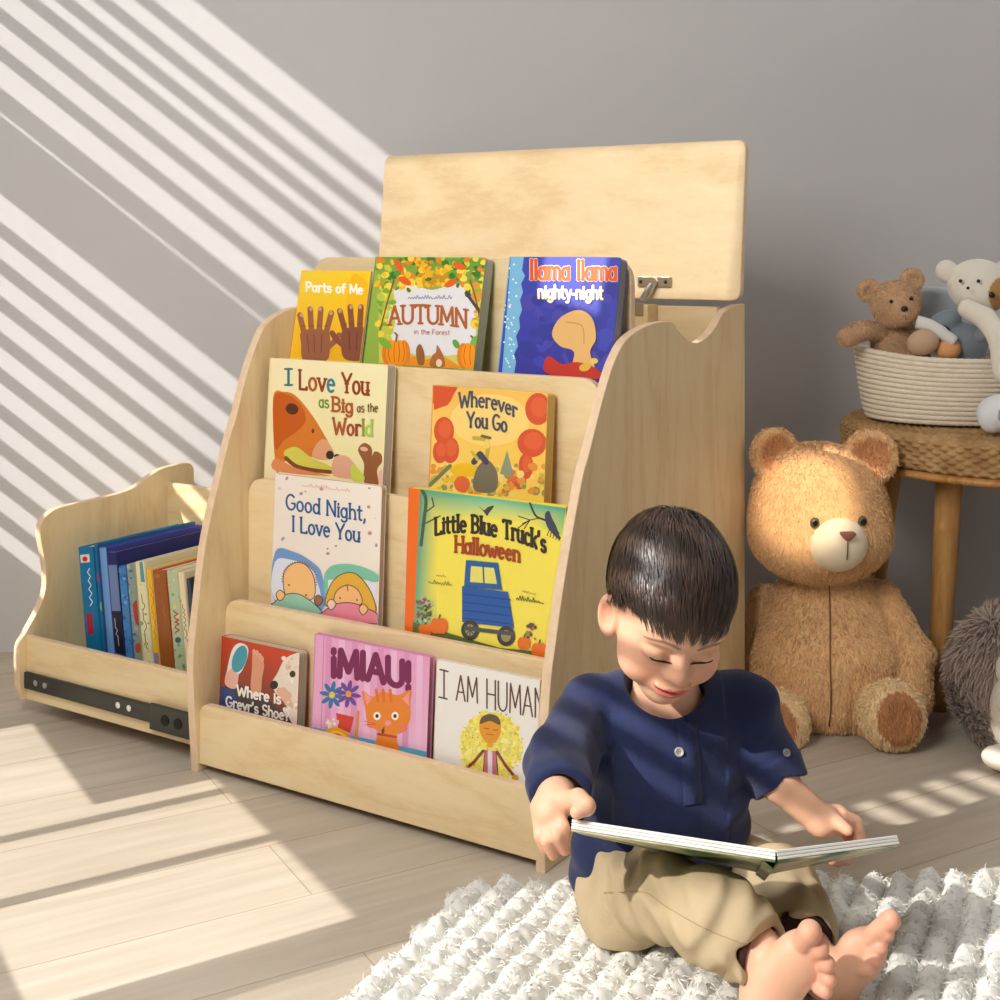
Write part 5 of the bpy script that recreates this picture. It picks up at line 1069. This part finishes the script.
# shirt
cutL = at(562, 797, 1.505); ndL = at(566, 815, 1.47)-elL; ndL /= np.linalg.norm(ndL)
sv0, sv1 = at(762, 750, 1.688), at(792, 806, 1.660); ndR = (sv1-sv0)/np.linalg.norm(sv1-sv0); cutR = sv0+(sv1-sv0)*.62
def wr(P, k, a, ph=0): return a*np.sin(P @ np.array(k)+ph+2.2*np.sin(P[:, 2]*31+P[:, 0]*17))
def fshirt(P):
    d = ell(P, at(665, 745, 1.695), (.100, .072, .085)); d = smin(d, cap(P, at(594, 708, 1.70), at(740, 704, 1.705), .042, .042), .035)
    d = smin(d, ell(P, at(668, 808, 1.695), (.102, .080, .075)), .04); d = smin(d, ell(P, at(662, 862, 1.705), (.112, .082, .060)), .04)
    d = smin(d, cap(P, at(612, 850, 1.71), at(606, 880, 1.70), .05, .044), .02)
    s = chain(P, [at(586, 714, 1.70), at(561, 762, 1.60), at(561, 790, 1.525), at(563, 800, 1.50)], [.041, .040, .036, .0325], .015)
    s = smax(s, (P-cutL) @ ndL, .003); s = smax(s, -cap(P, cutL-ndL*.010, cutL+ndL*.03, .026), .003); d = smin(d, s, .012)
    s = chain(P, [at(748, 712, 1.705), sv0, sv1], [.043, .038, .0295], .012)
    s = smax(s, (P-cutR) @ ndR, .003); s = smax(s, -cap(P, cutR-ndR*.006, cutR+ndR*.03, .0255), .003)
    t_ = (P-cutR) @ ndR; s = s-.002*(t_ > -.026); d = smin(d, s, .012)
    d = d+wr(P, (60, 10, 45), .0022)*np.clip((.30-P[:, 2])/.1, 0, 1)+wr(P, (30, 40, -90), .0020, 1)*(np.abs(P[:, 0]-.21) > .07)+wr(P, (-70, 20, 60), .0012, 2)
    d = smax(d, -cap(P, NK+np.array([0, -.004, .001]), hp(0, .01, -.06)+np.array([0, -.02, .03]), .045, .062), .004)
    d = smax(d, -cap(P, NK+np.array([0, -.01, -.03]), NK, .026, .043), .004)
    return np.maximum(d, .034-P[:, 2])
NAVY = plain('navy_linen', (29, 38, 74), .8, bump=.5, bscale=700, sheen=.15, spec=.25, vary=.12, vscale=60)
lo = np.array([.01, 1.42, .02]); hi = np.array([.44, 1.82, .36])
Vs, Fs = mesh_sdf(fshirt, lo, hi, .0025); shirt = mesh_obj('shirt', Vs, Fs, NAVY, boy, True)
# collar band and placket follow the shirt surface
pl = [drop(x, y, fshirt, 1.55, .0012) for x, y in ((684, 708), (686, 722), (688, 736), (690, 750), (691, 764), (692, 778), (693, 792), (693, 804))]
mb = MB(); v = []; 
for p, n in pl:
    x = np.cross(n, (0, 0, 1)); x /= np.linalg.norm(x); v += [p+x*.0125-n*.004, p+x*.0122, p-x*.0122, p-x*.0125-n*.004]
mb.add(v, [[i*4+k, i*4+k+1, i*4+k+5, i*4+k+4] for i in range(len(pl)-1) for k in range(3)], 0, None, True); mb.build('placket', NAVY, shirt)
col = []
for t in np.linspace(0, 1, 25):
    a = math.pi*(1.02+1.96*t) if False else 2*math.pi*t
    base = NK+np.array([.048*math.cos(a), -.010+.046*math.sin(a), -.012-.016*max(0, -math.sin(a))]); col.append(base)
mb = MB(); v = []
for a_, c_ in zip(np.linspace(0, 2*math.pi, 25), col): o_ = np.array([math.cos(a_), math.sin(a_), 0]); v += [c_+o_*.004-np.array([0, 0, .006]), c_+o_*.002+np.array([0, 0, .010]), c_-o_*.001+np.array([0, 0, .010]), c_-o_*.002-np.array([0, 0, .006])]
mb.add(v, [[i*4+k, i*4+(k+1) % 4, (i+1)*4+(k+1) % 4, (i+1)*4+k] for i in range(24) for k in range(4)], 0, None, True); mb.build('collar', NAVY, shirt)
BTN = plain('grey_button', (150, 146, 140), .35); HOLE = bpy.data.materials['black_gap']
def button(px, py, r=.0058, f=fshirt, Y0=1.5):
    p, n = drop(px, py, f, Y0, .0016); x = np.cross(n, (0, 0, 1)); x /= np.linalg.norm(x); R = np.stack([x, np.cross(n, x), n], 1)
    prof_ = [(.0001, .0006), (r*.62, .0006), (r*.72, .0014), (r*.93, .0014), (r, .0006), (r, -.0014), (.0001, -.0014)]
    v, fc = lathe(prof_, 20); o = mesh_obj('button', v @ R.T+p, fc, BTN, shirt, True)
    v = []
    mb = MB()
    for a_ in range(4): vv_, ff_ = uvsphere(p+R @ np.array([.0014*math.cos(a_*1.571+.78), .0014*math.sin(a_*1.571+.78), .0006]), .0006, 8, 6); mb.add(vv_, ff_)
    mb.build('button_holes', HOLE, o)
button(667, 713); button(679, 752); button(786, 753, .005)
# trousers
cuA = at(762, 953, 1.442); nA = cuA-kneA; nA /= np.linalg.norm(nA); cuB = at(806, 945, 1.51); nB = cuB-kneB; nB /= np.linalg.norm(nB)
def ftrs(P):
    d = ell(P, at(668, 888, 1.705), (.118, .075, .062))
    a = chain(P, [at(622, 890, 1.685), at(668, 897, 1.54), at(716, 920, 1.475), at(757, 949, 1.445)], [.062, .044, .049, .039], .018); a = smin(a, ell(P, at(622, 912, 1.64), (.055, .07, .046)), .007)
    a = smax(a, (P-cuA) @ nA, .003); a = smax(a, -cap(P, cuA-nA*.012, cuA+nA*.03, .033), .003); d = smin(d, a, .012)
    b = chain(P, [at(725, 878, 1.71), at(776, 890, 1.655), at(800, 930, 1.55), at(806, 945, 1.50)], [.062, .050, .040, .036], .02); b = smax(b, (P-cuB) @ nB, .003); b = smax(b, -cap(P, cuB-nB*.012, cuB+nB*.03, .029), .003); d = smin(d, b, .006)
    d = d+wr(P, (50, 30, 70), .0026)+wr(P, (120, -60, 90), .0018, 1)+.003*np.sin((P-kneA) @ np.array([150, 0, -110])+20*P[:, 1])*np.exp(-(((P-cuA) @ nA+.03)/.03)**2)
    return np.maximum(d, .0205-P[:, 2])
KH = plain('khaki_twill', (186, 167, 134), .85, bump=.4, bscale=900, spec=.2, vary=.06, vscale=30)
Vt, Ft = mesh_sdf(ftrs, (.0, 1.34, .01), (.48, 1.84, .24), .0025); trs = mesh_obj('trousers', Vt, Ft, KH, boy, True)
SEAM = plain('khaki_seam', (168, 144, 104), .85)
sm = [drop(x, y, ftrs, 1.3, .0001)[0] for x, y in spline([(604, 893), (625, 892), (646, 893), (662, 904), (680, 915), (700, 926), (722, 936), (745, 944)], 4)]
v, f = tube(sm, .0006, 6); mesh_obj('side_seam', v, f, SEAM, trs, True)
CUFC = plain('dark_red_cuff', (62, 26, 24), .9)  # dark red ring set inside each cuff opening
for c_, n_, r0 in ((cuA, nA, .0345), (cuB, nB, .031)):
    v, f = tube([c_-n_*.014, c_-n_*.003], [r0, r0], 28); mesh_obj('cuff_inner', v, f, CUFC, trs, True)
# ------------------------------------------------------------------ light, camera
sun = bpy.data.lights.new('sun', 'SUN'); sun.energy = 5.2; sun.color = (1, .96, .91); sun.angle = math.radians(.5)
so = bpy.data.objects.new('sun', sun); COL.objects.link(so); so.location = (-3, -1, 3)
so.rotation_euler = Vector((.6, .37, -.48)).to_track_quat('-Z', 'Y').to_euler()
def area(name, loc, target, size, power, color):
    l = bpy.data.lights.new(name, 'AREA'); l.size = size; l.energy = power; l.color = color
    o = bpy.data.objects.new(name, l); COL.objects.link(o); o.location = loc
    o.rotation_euler = (Vector(target)-Vector(loc)).to_track_quat('-Z', 'Y').to_euler()
area('bay_window_daylight', (-.80, .78, 1.55), (-.15, 2.05, .35), .9, 42, (1, .98, .95))
area('room_fill', (-.25, -1.2, 2.2), (-.1, 2.1, .45), 1.2, 26, (1, .98, .96))  # unseen fill lamp added behind the camera to brighten the room
sp = bpy.data.lights.new('bear_patch_spot', 'SPOT'); sp.energy = 330; sp.color = (1, .86, .66); sp.spot_size = math.radians(3.9); sp.spot_blend = .3; sp.shadow_soft_size = .02  # added spot, imitates a patch of sun on the teddy bear's face
po = bpy.data.objects.new('bear_patch_spot', sp); COL.objects.link(po); po.location = (-.2, .1, 1.9); po.rotation_euler = (Vector((.52, 2.3, .43))-Vector((-.2, .1, 1.9))).to_track_quat('-Z', 'Y').to_euler()
w = bpy.data.worlds.new('World'); SC.world = w; w.use_nodes = True
w.node_tree.nodes['Background'].inputs[0].default_value = (.96, .98, 1, 1); w.node_tree.nodes['Background'].inputs[1].default_value = .26
cam = bpy.data.cameras.new('camera'); cam.sensor_width = 36; cam.lens = FOC/1000*36; cam.shift_y = -(500-HOR)/1000
co = bpy.data.objects.new('camera', cam); COL.objects.link(co); co.location = (0, 0, CAMH); co.rotation_euler = (math.pi/2, 0, 0); cam.clip_start = .05
SC.camera = co
SC.view_settings.view_transform = 'Standard'; SC.view_settings.look = 'None'; SC.view_settings.gamma = 1; SC.view_settings.exposure = 0.07; SC.view_settings.use_curve_mapping = False
